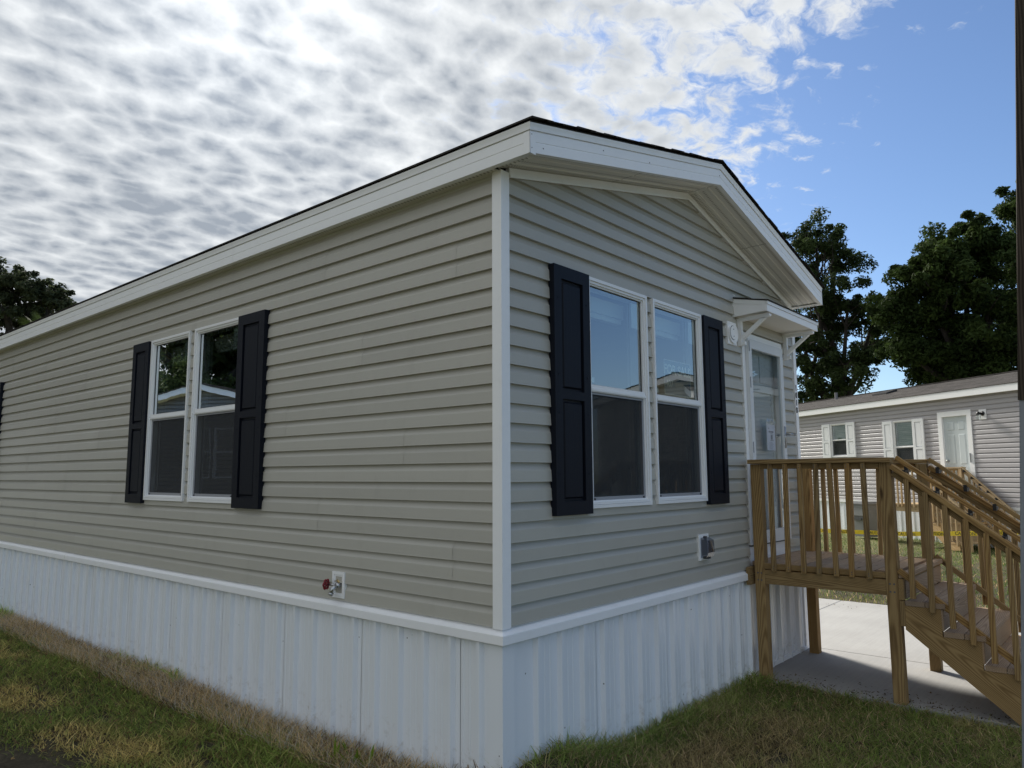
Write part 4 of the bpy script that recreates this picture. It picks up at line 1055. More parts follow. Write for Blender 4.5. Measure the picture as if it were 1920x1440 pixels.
# ------------------------------------------------------------------ neighbouring homes (local frame: long wall on local y=0, facing local -y)
def simple_home(name, label, loc, rotz, L, Wd, siding, sh_mat, shing, wins, door=None, lamp=False, extra=None, gwins=()):
    h = root(name, label, 'house', loc, rotz, world_parts=False)
    z0, z1 = 0.92, 3.60; pk = z1+0.60
    LW = (Vector((0, 0, 0)), Vector((1, 0, 0)), Vector((0, -1, 0)))
    holes = [(a, c, zl, zh) for a, c, zl, zh in wins]+([door] if door else [])
    mb = MB(); backing(mb, *LW, 0, L, z0, z1, [(a+.03, c-.03, zl+.03, zh-.03) for a, c, zl, zh in holes], 0.08)
    mb.box(0.0, 0.08, 0.08, Wd, z0, z1); mb.box(L-0.08, L, 0.08, Wd, z0, z1); mb.box(0.08, L-0.08, Wd-0.08, Wd, z0, z1); mb.box(0.08, L-0.08, 0.3, Wd-0.3, z0-0.05, z0)
    for x in (0, L-0.08): mb.prism([(x, 0, z1), (x, Wd, z1), (x, Wd/2, pk-0.02)], (0, 0, 0), (0.08, 0, 0))
    wl = mb.build('wall', 'dark_room', h)
    mb = MB(); zb_ = z0+0.02; k = 0
    Gs = [(Vector((0, 0, 0)), Vector((0, 1, 0)), Vector((-1, 0, 0))), (Vector((L, 0, 0)), Vector((0, 1, 0)), Vector((1, 0, 0)))]
    while zb_ < pk-0.05:
        if zb_ < z1-0.02:
            for ua, ub, lo, hi in course_cells(zb_, 0.03, L-0.03, holes, z1-0.01): siding_strip(mb, *LW, zb_, lambda z: ua, lambda z: ub, lo, hi)
            siding_strip(mb, Vector((0, Wd, 0)), Vector((1, 0, 0)), Vector((0, 1, 0)), zb_, lambda z: 0.0, lambda z: L, zb_-.001, z1-0.01)
        f0 = lambda z: max(0.03, (z-z1)/(pk-z1)*Wd/2); f1 = lambda z: Wd-f0(z)
        for G in Gs: siding_strip(mb, *G, zb_, f0, f1, zb_-.001, pk-0.06)
        zb_ += P
    mb.build('siding', siding, wl)
    mb = MB(); pr = []
    def rib(F, u1):
        pr = []; u = 0.0
        while u < u1-0.23: pr += [(u, 0.0), (u+0.17, 0.0), (u+0.178, 0.012), (u+0.215, 0.012), (u+0.223, 0.0)]; u += 0.229
        pr.append((u1, 0.0)); vs = []
        for uu, d in pr: vs += [wpt(F, uu, d, -0.1), wpt(F, uu, d, z0-0.01)]
        mb.add(vs, [(2*i, 2*i+2, 2*i+3, 2*i+1) for i in range(len(pr)-1)])
    rib(LW, L); rib(Gs[0], Wd); rib(Gs[1], Wd); rib((Vector((0, Wd, 0)), Vector((1, 0, 0)), Vector((0, 1, 0))), L); mb.build('skirting', 'skirt_metal', h)
    mb = MB(); wbox(mb, LW, -0.04, L+0.04, 0.002, 0.04, z0-0.06, z0+0.016)
    for G in Gs: wbox(mb, G, 0, Wd, 0.002, 0.04, z0-0.06, z0+0.016)
    mb.build('skirt_cap', 'trim_white', h)
    mb = MB()
    for x in (-0.03, L-0.05): mb.box(x, x+0.08, -0.03, 0.05, z0+0.017, z1-0.012); mb.box(x, x+0.08, Wd-0.05, Wd+0.03, z0+0.017, z1-0.012)
    mb.build('corner_trim', 'trim_white', h)
    # eaves and roof
    ov = 0.14
    mb = MB(); mb.box(-0.3, L+0.3, -ov-0.02, -ov, z1-0.02, z1+0.145); mb.box(-0.3, L+0.3, Wd+ov, Wd+ov+0.02, z1-0.02, z1+0.145)
    for x in (-0.3, L+0.28):
        for ya, yb in ((-ov, Wd/2), (Wd+ov, Wd/2)): mb.prism([(x, ya, z1-0.02), (x, yb, pk-0.02), (x, yb, pk+0.14), (x, ya, z1+0.14)], (0, 0, 0), (0.02, 0, 0))
    mb.build('fascia_board', 'trim_white', h)
    mb = MB(); mb.box(-0.28, L+0.28, -ov, 0.0, z1-0.012, z1-0.004); mb.box(-0.28, L+0.28, Wd, Wd+ov, z1-0.012, z1-0.004)
    for xa, xb in ((-0.28, 0.0), (L, L+0.28)):
        for ya, yb in ((0.0, Wd/2), (Wd, Wd/2)): mb.prism([(xa, ya, z1-0.01+0.03), (xa, yb, pk-0.02), (xa, yb, pk-0.012), (xa, ya, z1-0.002+0.03)], (0, 0, 0), (xb-xa, 0, 0))
    mb.build('soffit_panel', 'soffit_white', h)
    mb = MB()
    n = 18
    for sgn in (1, -1):
        for i in range(n):
            t0, t1 = i/n, min(1.0, (i+1.2)/n)
            ya = (-ov-0.03)+(Wd/2+ov+0.03)*t0; yb = (-ov-0.03)+(Wd/2+ov+0.03)*t1
            za, zb2 = z1+0.15+(pk-z1)*t0, z1+0.15+(pk-z1)*t1
            if sgn < 0: ya, yb = Wd-ya, Wd-yb
            mb.prism([(-0.33, ya, za-0.004), (-0.33, yb, zb2), (-0.33, yb, zb2+0.008), (-0.33, ya, za+0.016)], (0, 0, 0), (L+0.66, 0, 0))
    mb.box(-0.33, L+0.33, Wd/2-0.12, Wd/2+0.12, pk+0.150, pk+0.168)
    rf = mb.build('roof', shing, h)
    for (a, c, zl, zh) in wins:
        w = window(LW, a, c, zl, zh, parent=h, interior=False)
        mb = MB(); zz = zl+0.05; 
        while zz < zh-0.06:
            mb.add([wpt(LW, a+.05, -0.075, zz), wpt(LW, c-.05, -0.075, zz), wpt(LW, c-.05, -0.055, zz+0.045), wpt(LW, a+.05, -0.055, zz+0.045)], [(0, 1, 2, 3)]); zz += 0.05
        mb.build('blind', 'blind_green', w)
        for sa, sb in ((a-0.375, a-0.008), (c+0.008, c+0.375)): shutter(LW, sa, sb, zl-0.01, zh+0.008, parent=h, mat=sh_mat)
    for (a, c, zl, zh, gi) in gwins:
        w = window(Gs[gi], a, c, zl, zh, parent=h, interior=False)
        mb = MB(); wbox(mb, Gs[gi], a+.05, c-.05, -0.03+0.0, -0.028, zl+.05, zh-.05); mb.build('blind', 'blind_green', w)
    if door:
        a, c, zl, zh = door
        mb = MB(); wbox(mb, LW, a, a+0.13, -0.08, 0.035, zl, zh); wbox(mb, LW, c-0.13, c, -0.08, 0.035, zl, zh); wbox(mb, LW, a+0.13, c-0.13, -0.08, 0.035, zh-0.13, zh)
        mb.build('door_frame', 'trim_white', h)
        da, dc = a+0.13, c-0.13
        mb = MB(); wbox(mb, LW, da, dc, -0.06, -0.02, zl, zh-0.13)
        dr = mb.build('entry_door', 'door_grey', h)
        wd = (dc-da-0.36)/2
        for px0 in (da+0.12, da+0.24+wd):
            for pz0, pz1 in ((zh-0.48, zh-0.27), (zh-1.33, zh-0.58), (zl+0.2, zh-1.45)):
                mb = MB(); A = [wpt(LW, uu, dd, zz) for dd, ins in ((-0.0195, 0.0), (-0.013, 0.022)) for uu, zz in ((px0+ins, pz0+ins), (px0+wd-ins, pz0+ins), (px0+wd-ins, pz1-ins), (px0+ins, pz1-ins))]
                mb.add(A, [(4, 5, 6, 7), (0, 1, 5, 4), (1, 2, 6, 5), (2, 3, 7, 6), (3, 0, 4, 7)]); mb.build('raised_panel', 'door_grey', dr)
        mb = MB()
        for zz in (zl+0.92, zl+1.10): mb.tube([wpt(LW, da+0.07, -0.02, zz), wpt(LW, da+0.07, 0.03, zz)], [0.03, 0.022], 12)
        mb.build('door_knob', 'steel', dr, True)
        mb = MB(); wbox(mb, LW, c-0.10, c-0.085, 0.0355, 0.06, zl+1.05, zl+1.28); mb.build('latch', 'steel', h)
    if lamp:
        lx, lz = lamp
        mb = MB(); wbox(mb, LW, lx-0.10, lx+0.10, 0.004, 0.03, lz-0.12, lz+0.12); lp = mb.build('wall_light', 'trim_white', h)
        mb = MB(); disc(mb, LW, lx+0.01, lz+0.02, 0.055, 0.03, 0.05, 16); mb.tube([wpt(LW, lx+0.01, 0.05, lz+0.02), wpt(LW, lx-0.02, 0.13, lz+0.03)], 0.022, 10); mb.tube([wpt(LW, lx-0.02, 0.13, lz+0.06), wpt(LW, lx-0.02, 0.13, lz-0.01)], [0.03, 0.05], 12); mb.build('lamp_arm', 'black_metal', lp, True)
        mb = MB(); mb.tube([wpt(LW, lx-0.02, 0.13, lz-0.012), wpt(LW, lx-0.02, 0.13, lz-0.13)], [0.05, 0.055], 14, False); mb.build('lamp_shade', 'lamp_glass', lp, True)
    return h, rf

NX, NY = 21.0225, 5.087
nd = Vector((-math.sin(R(35)), -math.cos(R(35)), 0))      # local +x
off = 4.6
nl = (NX-nd.x*off, NY-nd.y*off, -0.26)
zg = 0.26
neigh, nroof = simple_home('mobile_home', 'grey mobile home with white shutters across the lawn behind the steps', nl, R(-125), 17.5, 4.6, 'vinyl_grey', 'shutter_white', 'shingle_brown',
    [(off+0.50, off+1.23, 1.95+zg, 2.97+zg), (off+3.12, off+3.84, 1.42+zg, 2.885+zg)], (off+4.67, off+5.69, 0.92, 3.0+zg), (off+6.02, 2.85+zg))
mb = MB(); mb.prism([(off+0.9, 1.25, 4.05), (off+1.5, 1.25, 4.05), (off+1.5, 1.65, 4.17), (off+0.9, 1.65, 4.17)], (0, 0, 0), (0, 0, 0.10)); mb.build('roof_vent', 'black_metal', nroof)
mb = MB(); mb.tube([(off-1.6, 1.9, 4.10), (off-1.6, 1.9, 4.50)], 0.05, 10); mb.build('vent_pipe', 'lead', nroof)
nb_deck = make_deck('small wooden landing and stairs at the grey home door', (3.9, -0.9, -0.28), ('lumber_pale', 'lumber_pale'))
# re-seat that landing in front of the neighbour's door
M = Matrix.Rotation(R(-125), 4, 'Z')
target = Vector(nl)+M @ Vector((off+5.18+0.28-0.34, -0.78, -0.02))
nb_deck.rotation_euler = (0, 0, R(-35)); nb_deck.location = target

h2, _ = simple_home('mobile_home', 'cream mobile home standing off to the right, mirrored in the front windows', (13.9, -8.7, -0.28), R(-8), 15, 4.7, 'vinyl_cream', 'shutter_white', 'shingle_brown', [(3.0, 3.8, 1.9, 3.1), (7, 7.8, 1.9, 3.1)], (9.5, 10.5, 0.92, 3.2))
h3, _ = simple_home('mobile_home', 'dark grey mobile home standing off to the left, mirrored in the side windows', (-21.07, 22.9, -0.28), R(-30), 15, 4.7, 'vinyl_dark', 'shutter_white', 'shingle_brown', [(3.0, 3.8, 1.9, 3.1), (9.0, 9.8, 1.9, 3.1)], (11.0, 12.0, 0.92, 3.2), gwins=[(1.2, 2.0, 1.7, 3.1, 1), (2.1, 2.9, 1.7, 3.1, 1)])

# ------------------------------------------------------------------ wheeled bin, caution tape, post
bl = Vector(nl)+M @ Vector((off+3.05, -1.0, 0.0))
bin_ = root('wheeled_bin', 'grey wheeled rubbish bin standing against the grey home skirting', 'bin', (bl.x, bl.y, -0.29), R(-125), world_parts=False)
mb = MB(); a, c = 0.23, 0.33
A = [(-a, -a, 0.06), (a, -a, 0.06), (a, a, 0.06), (-a, a, 0.06), (-c, -c, 0.92), (c, -c, 0.92), (c, c, 0.92), (-c, c, 0.92)]
mb.add(A, [(0, 3, 2, 1), (0, 1, 5, 4), (1, 2, 6, 5), (2, 3, 7, 6), (3, 0, 4, 7)]); mb.prism([(-0.30, -0.335, 0.62), (-0.36, -0.345, 0.90), (0.36, -0.345, 0.90), (0.30, -0.335, 0.62)], (0, 0.03, 0), (0, 0.0, 0)); mb.build('body', 'bin_grey', bin_)
mb = MB(); mb.prism([(-0.37, -0.38, 0.925), (0.37, -0.38, 0.925), (0.37, 0.38, 0.925), (-0.37, 0.38, 0.925)], (0, 0, 0), (0, 0, 0.035)); mb.prism([(-0.30, -0.30, 0.96), (0.30, -0.30, 0.96), (0.30, 0.30, 0.96), (-0.30, 0.30, 0.96)], (0, 0, 0), (0, 0, 0.035)); mb.build('lid', 'bin_grey', bin_)
mb = MB(); mb.box(-0.20, 0.20, -0.352, -0.330, 0.50, 0.56); mb.build('grip', 'bin_dark', bin_)
for sx in (-0.27, 0.27):
    mb = MB(); mb.tube([(sx-0.03, 0.24, 0.11), (sx+0.03, 0.24, 0.11)], 0.11, 16); mb.build('wheel', 'bin_dark', bin_)

tp = [Vector((12.6, 3.9, 0.40)), Vector((11.55, 2.05, 0.385)), Vector((11.0, 0.55, 0.43)), Vector((10.5, -0.7, 0.53)), Vector((10.05, -1.9, 0.66))]
tape = root('caution_tape', 'yellow caution tape strung across the lawn beyond the driveway', 'tape', (11.0, 0.5, -0.28))
pts = []
for i in range(len(tp)-1):
    for j in range(8):
        q = tp[i].lerp(tp[i+1], j/8); pts.append(q)
pts.append(tp[-1])
tmb = MB(); vs = []
for i, q in enumerate(pts):
    tw = 0.10*math.sin(i*0.9); vs += [q+Vector((-tw*0.04, 0, -0.037)), q+Vector((tw*0.04, 0, 0.037))]
tmb.add(vs, [(2*i, 2*i+2, 2*i+3, 2*i+1) for i in range(len(pts)-1)]); tmb.build('tape_strip', 'tape_yellow', tape)
for i in range(4, len(pts)-2, 3):
    q = (pts[i]+pts[i+1])/2; d = (pts[i+1]-pts[i]).normalized(); nrm = Vector((-abs(d.y), d.x*(1 if d.y < 0 else -1)*-1, 0)).normalized()
    if nrm.x > 0: nrm = -nrm
    text_mesh('lettering', 'CAUTION', 0.075, 'ink', tape, q+nrm*0.010-Vector((0, 0, 0.027)), d, (0, 0, 1), 0.0005, 'CENTER')
for i, q in enumerate((tp[0], tp[-1])):
    mb = MB(); mb.tube([(q.x, q.y, -0.35), (q.x, q.y, q.z+0.25)], 0.018, 8); mb.build('stake', 'lumber_pale', tape)

def cam_at(px, py, depth): return CAM+depth*(fw+rt2*((px-960)/FPX)-up2*((py-720)/FPX))
pa, pb_ = cam_at(1903+30, 0, 3.5), cam_at(1914+30, 1440, 3.5)
pax = (pa-pb_).normalized(); pfoot = pb_+pax*((-0.36-pb_.z)/pax.z)
pl_ = root('timber_post', 'tall weathered timber post with grey sleeved lower half at the right edge', 'post', tuple(pfoot))
zsp = cam_at(1911+30, 750, 3.5); hs = (zsp-pfoot).length
board('timber_shaft', pfoot+pax*hs, pfoot+pax*4.9, 0.11, 0.11, rt2-fw, 'lumber_weathered', pl_)
board('grey_sleeve', pfoot, pfoot+pax*(hs+0.01), 0.100, 0.100, rt2-fw, 'grey_sleeve', pl_)

# ------------------------------------------------------------------ trees
def quick_mesh(name, V, F4, tint, mat):
    """V (n,3) floats, F4 (m,k) ints (all faces same size), tint (n,3)"""
    me = bpy.data.meshes.new(name); n, (mF, k) = len(V), F4.shape
    me.vertices.add(n); me.vertices.foreach_set('co', V.astype(np.float32).ravel())
    me.loops.add(mF*k); me.loops.foreach_set('vertex_index', F4.astype(np.int32).ravel())
    me.polygons.add(mF); me.polygons.foreach_set('loop_start', np.arange(0, mF*k, k, dtype=np.int32)); me.polygons.foreach_set('loop_total', np.full(mF, k, dtype=np.int32))
    at = me.color_attributes.new('tint', 'FLOAT_COLOR', 'POINT')
    at.data.foreach_set('color', np.concatenate([tint, np.ones((n, 1))], 1).astype(np.float32).ravel())
    me.update(calc_edges=True); me.materials.append(MATS[mat])
    return me
def leaf_cloud(centres, radii, per, size, tint_a, tint_b, rng, flat=0.75, droop=0.0):
    """leaf clumps: each clump is an uneven tuft of small pointed leaves"""
    C = np.repeat(centres, per, axis=0); Rd = np.repeat(radii, per)
    n = len(C)
    d = rng.normal(size=(n, 3)); d /= np.linalg.norm(d, axis=1)[:, None]
    r = Rd*np.power(rng.random(n), 0.45)
    pos = C+d*r[:, None]*np.array([1, 1, flat])
    pos[:, 2] -= droop*r
    # leaf frame
    nrm = d*0.5+rng.normal(size=(n, 3))*0.6+np.array([0, 0, 0.55]); nrm /= np.linalg.norm(nrm, axis=1)[:, None]
    a = np.cross(nrm, rng.normal(size=(n, 3))); a /= np.linalg.norm(a, axis=1)[:, None]
    b_ = np.cross(nrm, a)
    s = size*rng.uniform(0.6, 1.4, n)[:, None]
    V = np.stack([pos-a*s, pos+b_*s*0.42-a*s*0.1+nrm*s*0.08, pos+a*s, pos-b_*s*0.42-a*s*0.1+nrm*s*0.08], 1).reshape(-1, 3)
    F = np.arange(4*n).reshape(n, 4)
    tc_ = rng.random((len(centres), 1)); k = np.clip(np.repeat(tc_, per, axis=0)*0.75+rng.random((n, 1))*0.35, 0, 1)
    T = np.array(tint_a)*(1-k)+np.array(tint_b)*k
    return V, F, np.repeat(T, 4, axis=0)
def make_tree(name, label, base, blobs, clumps, per, leaf, ta, tb, trunk_r, seed, group='trees around the homes', clump_r=(0.35, 0.75), droop=0.0, hollow=0.55):
    """blobs in local coordinates (x, y, z, rx, ry, rz, weight)"""
    rng = np.random.default_rng(seed)
    t_ = root(name, label, 'tree', base, group=group, world_parts=False)
    wts = np.array([b_[6] for b_ in blobs]); wts = wts/wts.sum()
    cs = []
    for bi, (bx, by, bz, rx, ry, rz, _) in enumerate(blobs):
        k = max(3, int(clumps*wts[bi]))
        d = rng.normal(size=(k, 3)); d /= np.linalg.norm(d, axis=1)[:, None]
        rr = hollow+(1.02-hollow)*rng.random(k)
        wob = 1+0.18*np.sin(3*np.arctan2(d[:, 1], d[:, 0])+seed+bi)+0.12*np.sin(7*d[:, 2]+seed)
        cs.append(np.array([bx, by, bz])+d*(rr*wob)[:, None]*np.array([rx, ry, rz]))
    cs = np.concatenate(cs); rad = rng.uniform(clump_r[0], clump_r[1], len(cs))
    V, F, T = leaf_cloud(cs, rad, per, leaf, ta, tb, rng, droop=droop)
    crown = link('crown', quick_mesh('crown', V, F, T, 'leaf'), t_)
    # trunk, limbs to the blobs, twigs to some clumps
    mb = MB(); lean = Vector((rng.uniform(-.3, .3), rng.uniform(-.3, .3), 0))
    zs = min(b_[2]-b_[5]*0.6 for b_ in blobs); fork = Vector((lean.x, lean.y, max(1.6, zs)))
    mb.tube([(0, 0, -0.3), (lean.x*0.3, lean.y*0.3, fork.z*0.35), (lean.x*0.7, lean.y*0.7, fork.z*0.7), fork], [trunk_r*1.25, trunk_r, trunk_r*0.88, trunk_r*0.8], 10)
    i0 = 0
    for bi, b_ in enumerate(blobs):
        e = Vector(b_[:3]); mid = fork.lerp(e, 0.5)+Vector(rng.normal(size=3)*0.35); mid.z -= 0.2
        mb.tube([fork-Vector((0, 0, 0.3)), fork.lerp(mid, 0.5)+Vector(rng.normal(size=3)*0.12), mid, e], [trunk_r*0.62, trunk_r*0.48, trunk_r*0.34, trunk_r*0.16], 7)
    for c in cs[::3]:
        bi = int(np.argmin([np.linalg.norm(c-np.array(b_[:3])) for b_ in blobs])); e = Vector(blobs[bi][:3]); c = Vector(c)
        st = e.lerp(fork, rng.uniform(0, 0.4)); md = st.lerp(c, 0.55)+Vector(rng.normal(size=3)*0.15)
        mb.tube([st, md, c], [trunk_r*0.11, trunk_r*0.07, trunk_r*0.03], 5, False)
    mb.build('trunk', 'bark', t_, True)
    return t_

def at_px(px, py, depth):
    return CAM+depth*(fw+rt2*((px-960)/FPX)-up2*((py-720)/FPX))
DK, DG = (0.022, 0.034, 0.014), (0.050, 0.075, 0.024)
def blobs_from(base, depth, lst):
    """crown lobes: photograph angle and real radius -> local coordinates"""
    out = []
    for px, py, r, w, dd in lst:
        q = at_px(px, py, depth+dd); out.append((q.x-base[0], q.y-base[1], q.z-base[2], r, r, r*0.72, w))
    return out
b1 = at_px(1590, 760, 33); b1 = (b1.x, b1.y, -0.3)
make_tree('oak_tree', 'dark ragged oak rising behind the left end of the grey home roof', b1,
          blobs_from(b1, 33, [(1530, 450, 1.5, 1.2, 0), (1560, 485, 1.3, 1.0, 1), (1500, 520, 1.2, 0.8, 0), (1590, 560, 1.6, 1.2, -1), (1545, 600, 2.0, 1.8, 1), (1640, 590, 1.5, 1.0, 0), (1510, 660, 1.9, 1.8, 0), (1590, 680, 1.7, 1.4, -1), (1640, 650, 1.0, 0.6, 1), (1545, 735, 1.7, 1.4, 0)]),
          360, 150, 0.085, (0.016, 0.027, 0.012), (0.055, 0.082, 0.030), 0.30, 3, clump_r=(0.18, 0.52), droop=0.3, hollow=0.3)
b2 = at_px(1800, 760, 28); b2 = (b2.x, b2.y, -0.3)
make_tree('broadleaf_tree', 'large green broadleaf tree rising behind the grey home roof', b2,
          blobs_from(b2, 28, [(1800, 445, 1.35, 1.2, 0), (1745, 500, 1.2, 1.0, -1), (1710, 500, 0.9, 0.5, 0), (1850, 480, 1.6, 1.4, 0), (1780, 570, 1.7, 1.6, 0), (1700, 570, 1.0, 0.8, 0), (1860, 600, 1.9, 1.8, -1), (1740, 640, 1.3, 1.2, 0), (1690, 650, 0.8, 0.6, 0), (1810, 680, 1.6, 1.6, 0), (1880, 690, 1.5, 1.2, 0), (1745, 700, 0.8, 0.5, 1)]),
          430, 210, 0.092, (0.018, 0.032, 0.011), (0.060, 0.092, 0.025), 0.30, 5, clump_r=(0.22, 0.58), droop=0.35, hollow=0.45)
b3 = at_px(1960, 760, 31); b3 = (b3.x, b3.y, -0.3)
make_tree('broadleaf_tree', 'tall green broadleaf tree half hidden behind the timber post', b3,
          blobs_from(b3, 31, [(1925, 375, 1.3, 1.0, 0), (1960, 430, 1.7, 1.2, 0), (1920, 470, 1.2, 1.0, 0), (1950, 560, 2.0, 1.4, 0), (1960, 680, 2.0, 1.4, 0), (1905, 640, 1.4, 1.0, 1)]),
          240, 200, 0.095, (0.018, 0.032, 0.011), (0.058, 0.090, 0.026), 0.32, 8, clump_r=(0.22, 0.58), droop=0.35, hollow=0.45)
b4 = at_px(25, 760, 30); b4 = (b4.x, b4.y, -0.3)
make_tree('oak_tree', 'dark spreading oak beyond the roof at the far left', b4,
          blobs_from(b4, 30, [(10, 520, 1.3, 1.2, 0), (60, 545, 1.2, 1.2, 0), (95, 555, 0.7, 0.6, 0), (35, 590, 1.3, 1.4, 0), (125, 580, 0.6, 0.6, 0), (90, 600, 0.8, 0.7, 1), (-40, 560, 1.6, 1.2, 0), (0, 640, 0.9, 0.5, 0), (-60, 650, 1.4, 0.8, 0)]),
          230, 100, 0.085, (0.018, 0.026, 0.014), (0.075, 0.092, 0.050), 0.34, 13, clump_r=(0.16, 0.40), droop=0.15, hollow=0.3)
# palm fronds at the far left, behind the eave
q = at_px(90, 640, 24); pm = root('palm_tree', 'small fan palm peeping over the eave at the far left', 'palm', (q.x, q.y, -0.3), world_parts=False)
mb = MB(); mb.tube([(0, 0, -0.3), (0.1, 0.05, 2.5), (0.0, 0.0, q.z+0.1)], [0.17, 0.14, 0.12], 10); mb.build('trunk', 'bark', pm, True)
rngp = np.random.default_rng(4); Vs = []; Fs = []; nv = 0
for i in range(26):
    az = rngp.uniform(0, 2*math.pi); el = rngp.uniform(-0.2, 1.2); ln = rngp.uniform(0.7, 1.1)
    d0 = np.array([math.cos(az)*math.cos(el), math.sin(az)*math.cos(el), math.sin(el)]); side = np.array([-math.sin(az), math.cos(az), 0]); hub = np.array([0, 0, q.z+0.3])+d0*ln*0.5; upn = np.cross(d0, side)
    for j in range(15):
        a_ = (j-7)/7*1.15; dv = d0*math.cos(a_)+side*math.sin(a_); L_ = ln*0.62*(0.75+0.25*math.cos(a_)); wv_ = np.cross(dv, upn); wv_ /= np.linalg.norm(wv_)
        e = hub+dv*L_; e[2] -= 0.10
        Vs += [hub, hub+dv*L_*0.5+wv_*0.018, e, hub+dv*L_*0.5-wv_*0.018]; Fs.append([nv, nv+1, nv+2, nv+3]); nv += 4
Vs = np.array(Vs); link('crown', quick_mesh('crown', Vs, np.array(Fs), np.tile(np.array([[0.05, 0.075, 0.022]]), (len(Vs), 1)), 'leaf'), pm)
# trees out of frame that the windows mirror
def std_tree(name, label, x, y, seed, s=1.0):
    rr = np.random.default_rng(seed); bl_ = [(0, 0, 8.0*s, 3.0*s, 3.0*s, 2.4*s, 2.0)]+[(math.cos(a_)*2.8*s, math.sin(a_)*2.8*s, (5.0+rr.uniform(0, 3.5))*s, 2.2*s, 2.2*s, 1.7*s, 1.0) for a_ in np.linspace(0, 5.4, 6)]
    return make_tree(name, label, (x, y, -0.3), bl_, 260, 90, 0.22, (0.020, 0.034, 0.013), (0.055, 0.080, 0.028), 0.34, seed, clump_r=(0.5, 1.0))
tA = std_tree('shade_tree', 'leafy shade tree standing left of the homes, beside the dark grey home', -12.5, 29.0, 21, 1.25)
for x, y, rz, s, lab in ((-19.0, 31.0, 2.3, 1.2, 'leafy shade tree left of the homes, behind the dark grey home'), (-6.0, 35.0, 3.3, 1.1, 'leafy shade tree farthest back left of the homes'), (-9.5, 25.5, 1.0, 0.62, 'low leafy tree added close behind the dark grey home to block mirrored sky'), (-15.5, 27.5, 4.4, 0.66, 'low leafy tree added between the dark grey home and the tall shade trees to block mirrored sky'), (27.0, -6.0, 4.0, 0.85, 'leafy shade tree to the right, behind the cream home'), (8.0, -30.0, 5.0, 0.9, 'leafy shade tree across the road behind the viewer')):  # the two low trees are added to block bright sky below the mirrored crowns
    c = copy_tree(tA); c.location = (x, y, -0.3); c.rotation_euler = (0, 0, rz); c.scale = (s/1.25,)*3; c['label'] = lab
# broken tree line towards the horizon, behind the homes
for i, (px, dep) in enumerate(((1480, 62), (1640, 70), (1760, 66), (1850, 58), (30, 60), (-120, 66), (140, 75))):
    q = at_px(px, 870, dep); c = copy_tree(tA); c.location = (q.x, q.y, -0.3); c.rotation_euler = (0, 0, 0.8*i); sc = 0.42+0.05*(i % 3); c.scale = (sc, sc, sc*0.9)
    c['label'] = ['distant tree low behind the oak at the grey home', 'distant tree seen in the gap between the two crowns', 'distant tree below the broadleaf tree', 'distant tree near the timber post', 'distant tree low at the far left', 'distant tree just out of frame at far left', 'distant tree hidden behind the long roof'][i]; c['group'] = 'distant trees'

# ------------------------------------------------------------------ grass
def fbm(x, y, seed):
    r_ = np.random.default_rng(seed); o = np.zeros_like(x)
    for k, (f, a) in enumerate(((0.7, 1), (1.6, 0.7), (3.7, 0.45), (8.0, 0.28))):
        for _ in range(3):
            th = r_.uniform(0, 2*math.pi); ph = r_.uniform(0, 6.28); o += a/3*np.sin(2*math.pi*f*(x*math.cos(th)+y*math.sin(th))*0.5+ph+1.3*np.sin(f*(y*1.1-x*0.7)+ph*2))
    return o
def gzv(x, y): return np.array([gz(a, b_) for a, b_ in zip(x, y)])
GREEN, DGREEN, YEL, TAN, BROWN, PALE = map(np.array, ((0.275, 0.355, 0.085), (0.185, 0.240, 0.064), (0.70, 0.56, 0.22), (0.52, 0.39, 0.215), (0.19, 0.13, 0.07), (0.66, 0.62, 0.54)))
def blades(name, x, y, h, w, col, rng, lean=0.5, z=None):
    n = len(x); z = gzv(x, y) if z is None else z
    az = rng.uniform(0, 2*math.pi, n); la = az+rng.normal(size=n)*0.6
    wd = np.stack([np.cos(az), np.sin(az), np.zeros(n)], 1)*w[:, None]
    ld = np.stack([np.cos(la+1.57), np.sin(la+1.57), np.zeros(n)], 1)*(h*lean*rng.uniform(0.2, 1.6, n))[:, None]
    p0 = np.stack([x, y, z-0.01], 1); up_v = np.array([0, 0, 1.0])
    p1 = p0+up_v*(h*0.55)[:, None]+ld*0.35; p2 = p0+up_v*h[:, None]*0.95+ld
    V = np.stack([p0-wd, p0+wd, p1+wd*0.8, p1-wd*0.8, p2], 1).reshape(-1, 3)
    base = np.arange(n)[:, None]*5
    F = np.concatenate([base+np.array([[0, 1, 2]]), base+np.array([[0, 2, 3]]), base+np.array([[3, 2, 4]])], 0)
    return V, F, np.repeat(col, 5, axis=0)
def turf(name, label, parts):
    off_ = 0; Vs, Fs, Ts = [], [], []
    for V, F, T in parts: Vs.append(V); Fs.append(F+off_); Ts.append(T); off_ += len(V)
    o = link(name, quick_mesh(name, np.concatenate(Vs), np.concatenate(Fs), np.concatenate(Ts), 'grass_blade')); tag(o, label, 'grass', kind='stuff'); return o
def pick(mask, a, b_): return np.where(mask[:, None], a, b_)
def blob(x, y, cx, cy, rx, ry): return np.exp(-(((x-cx)/rx)**2+((y-cy)/ry)**2))
rng = np.random.default_rng(77)
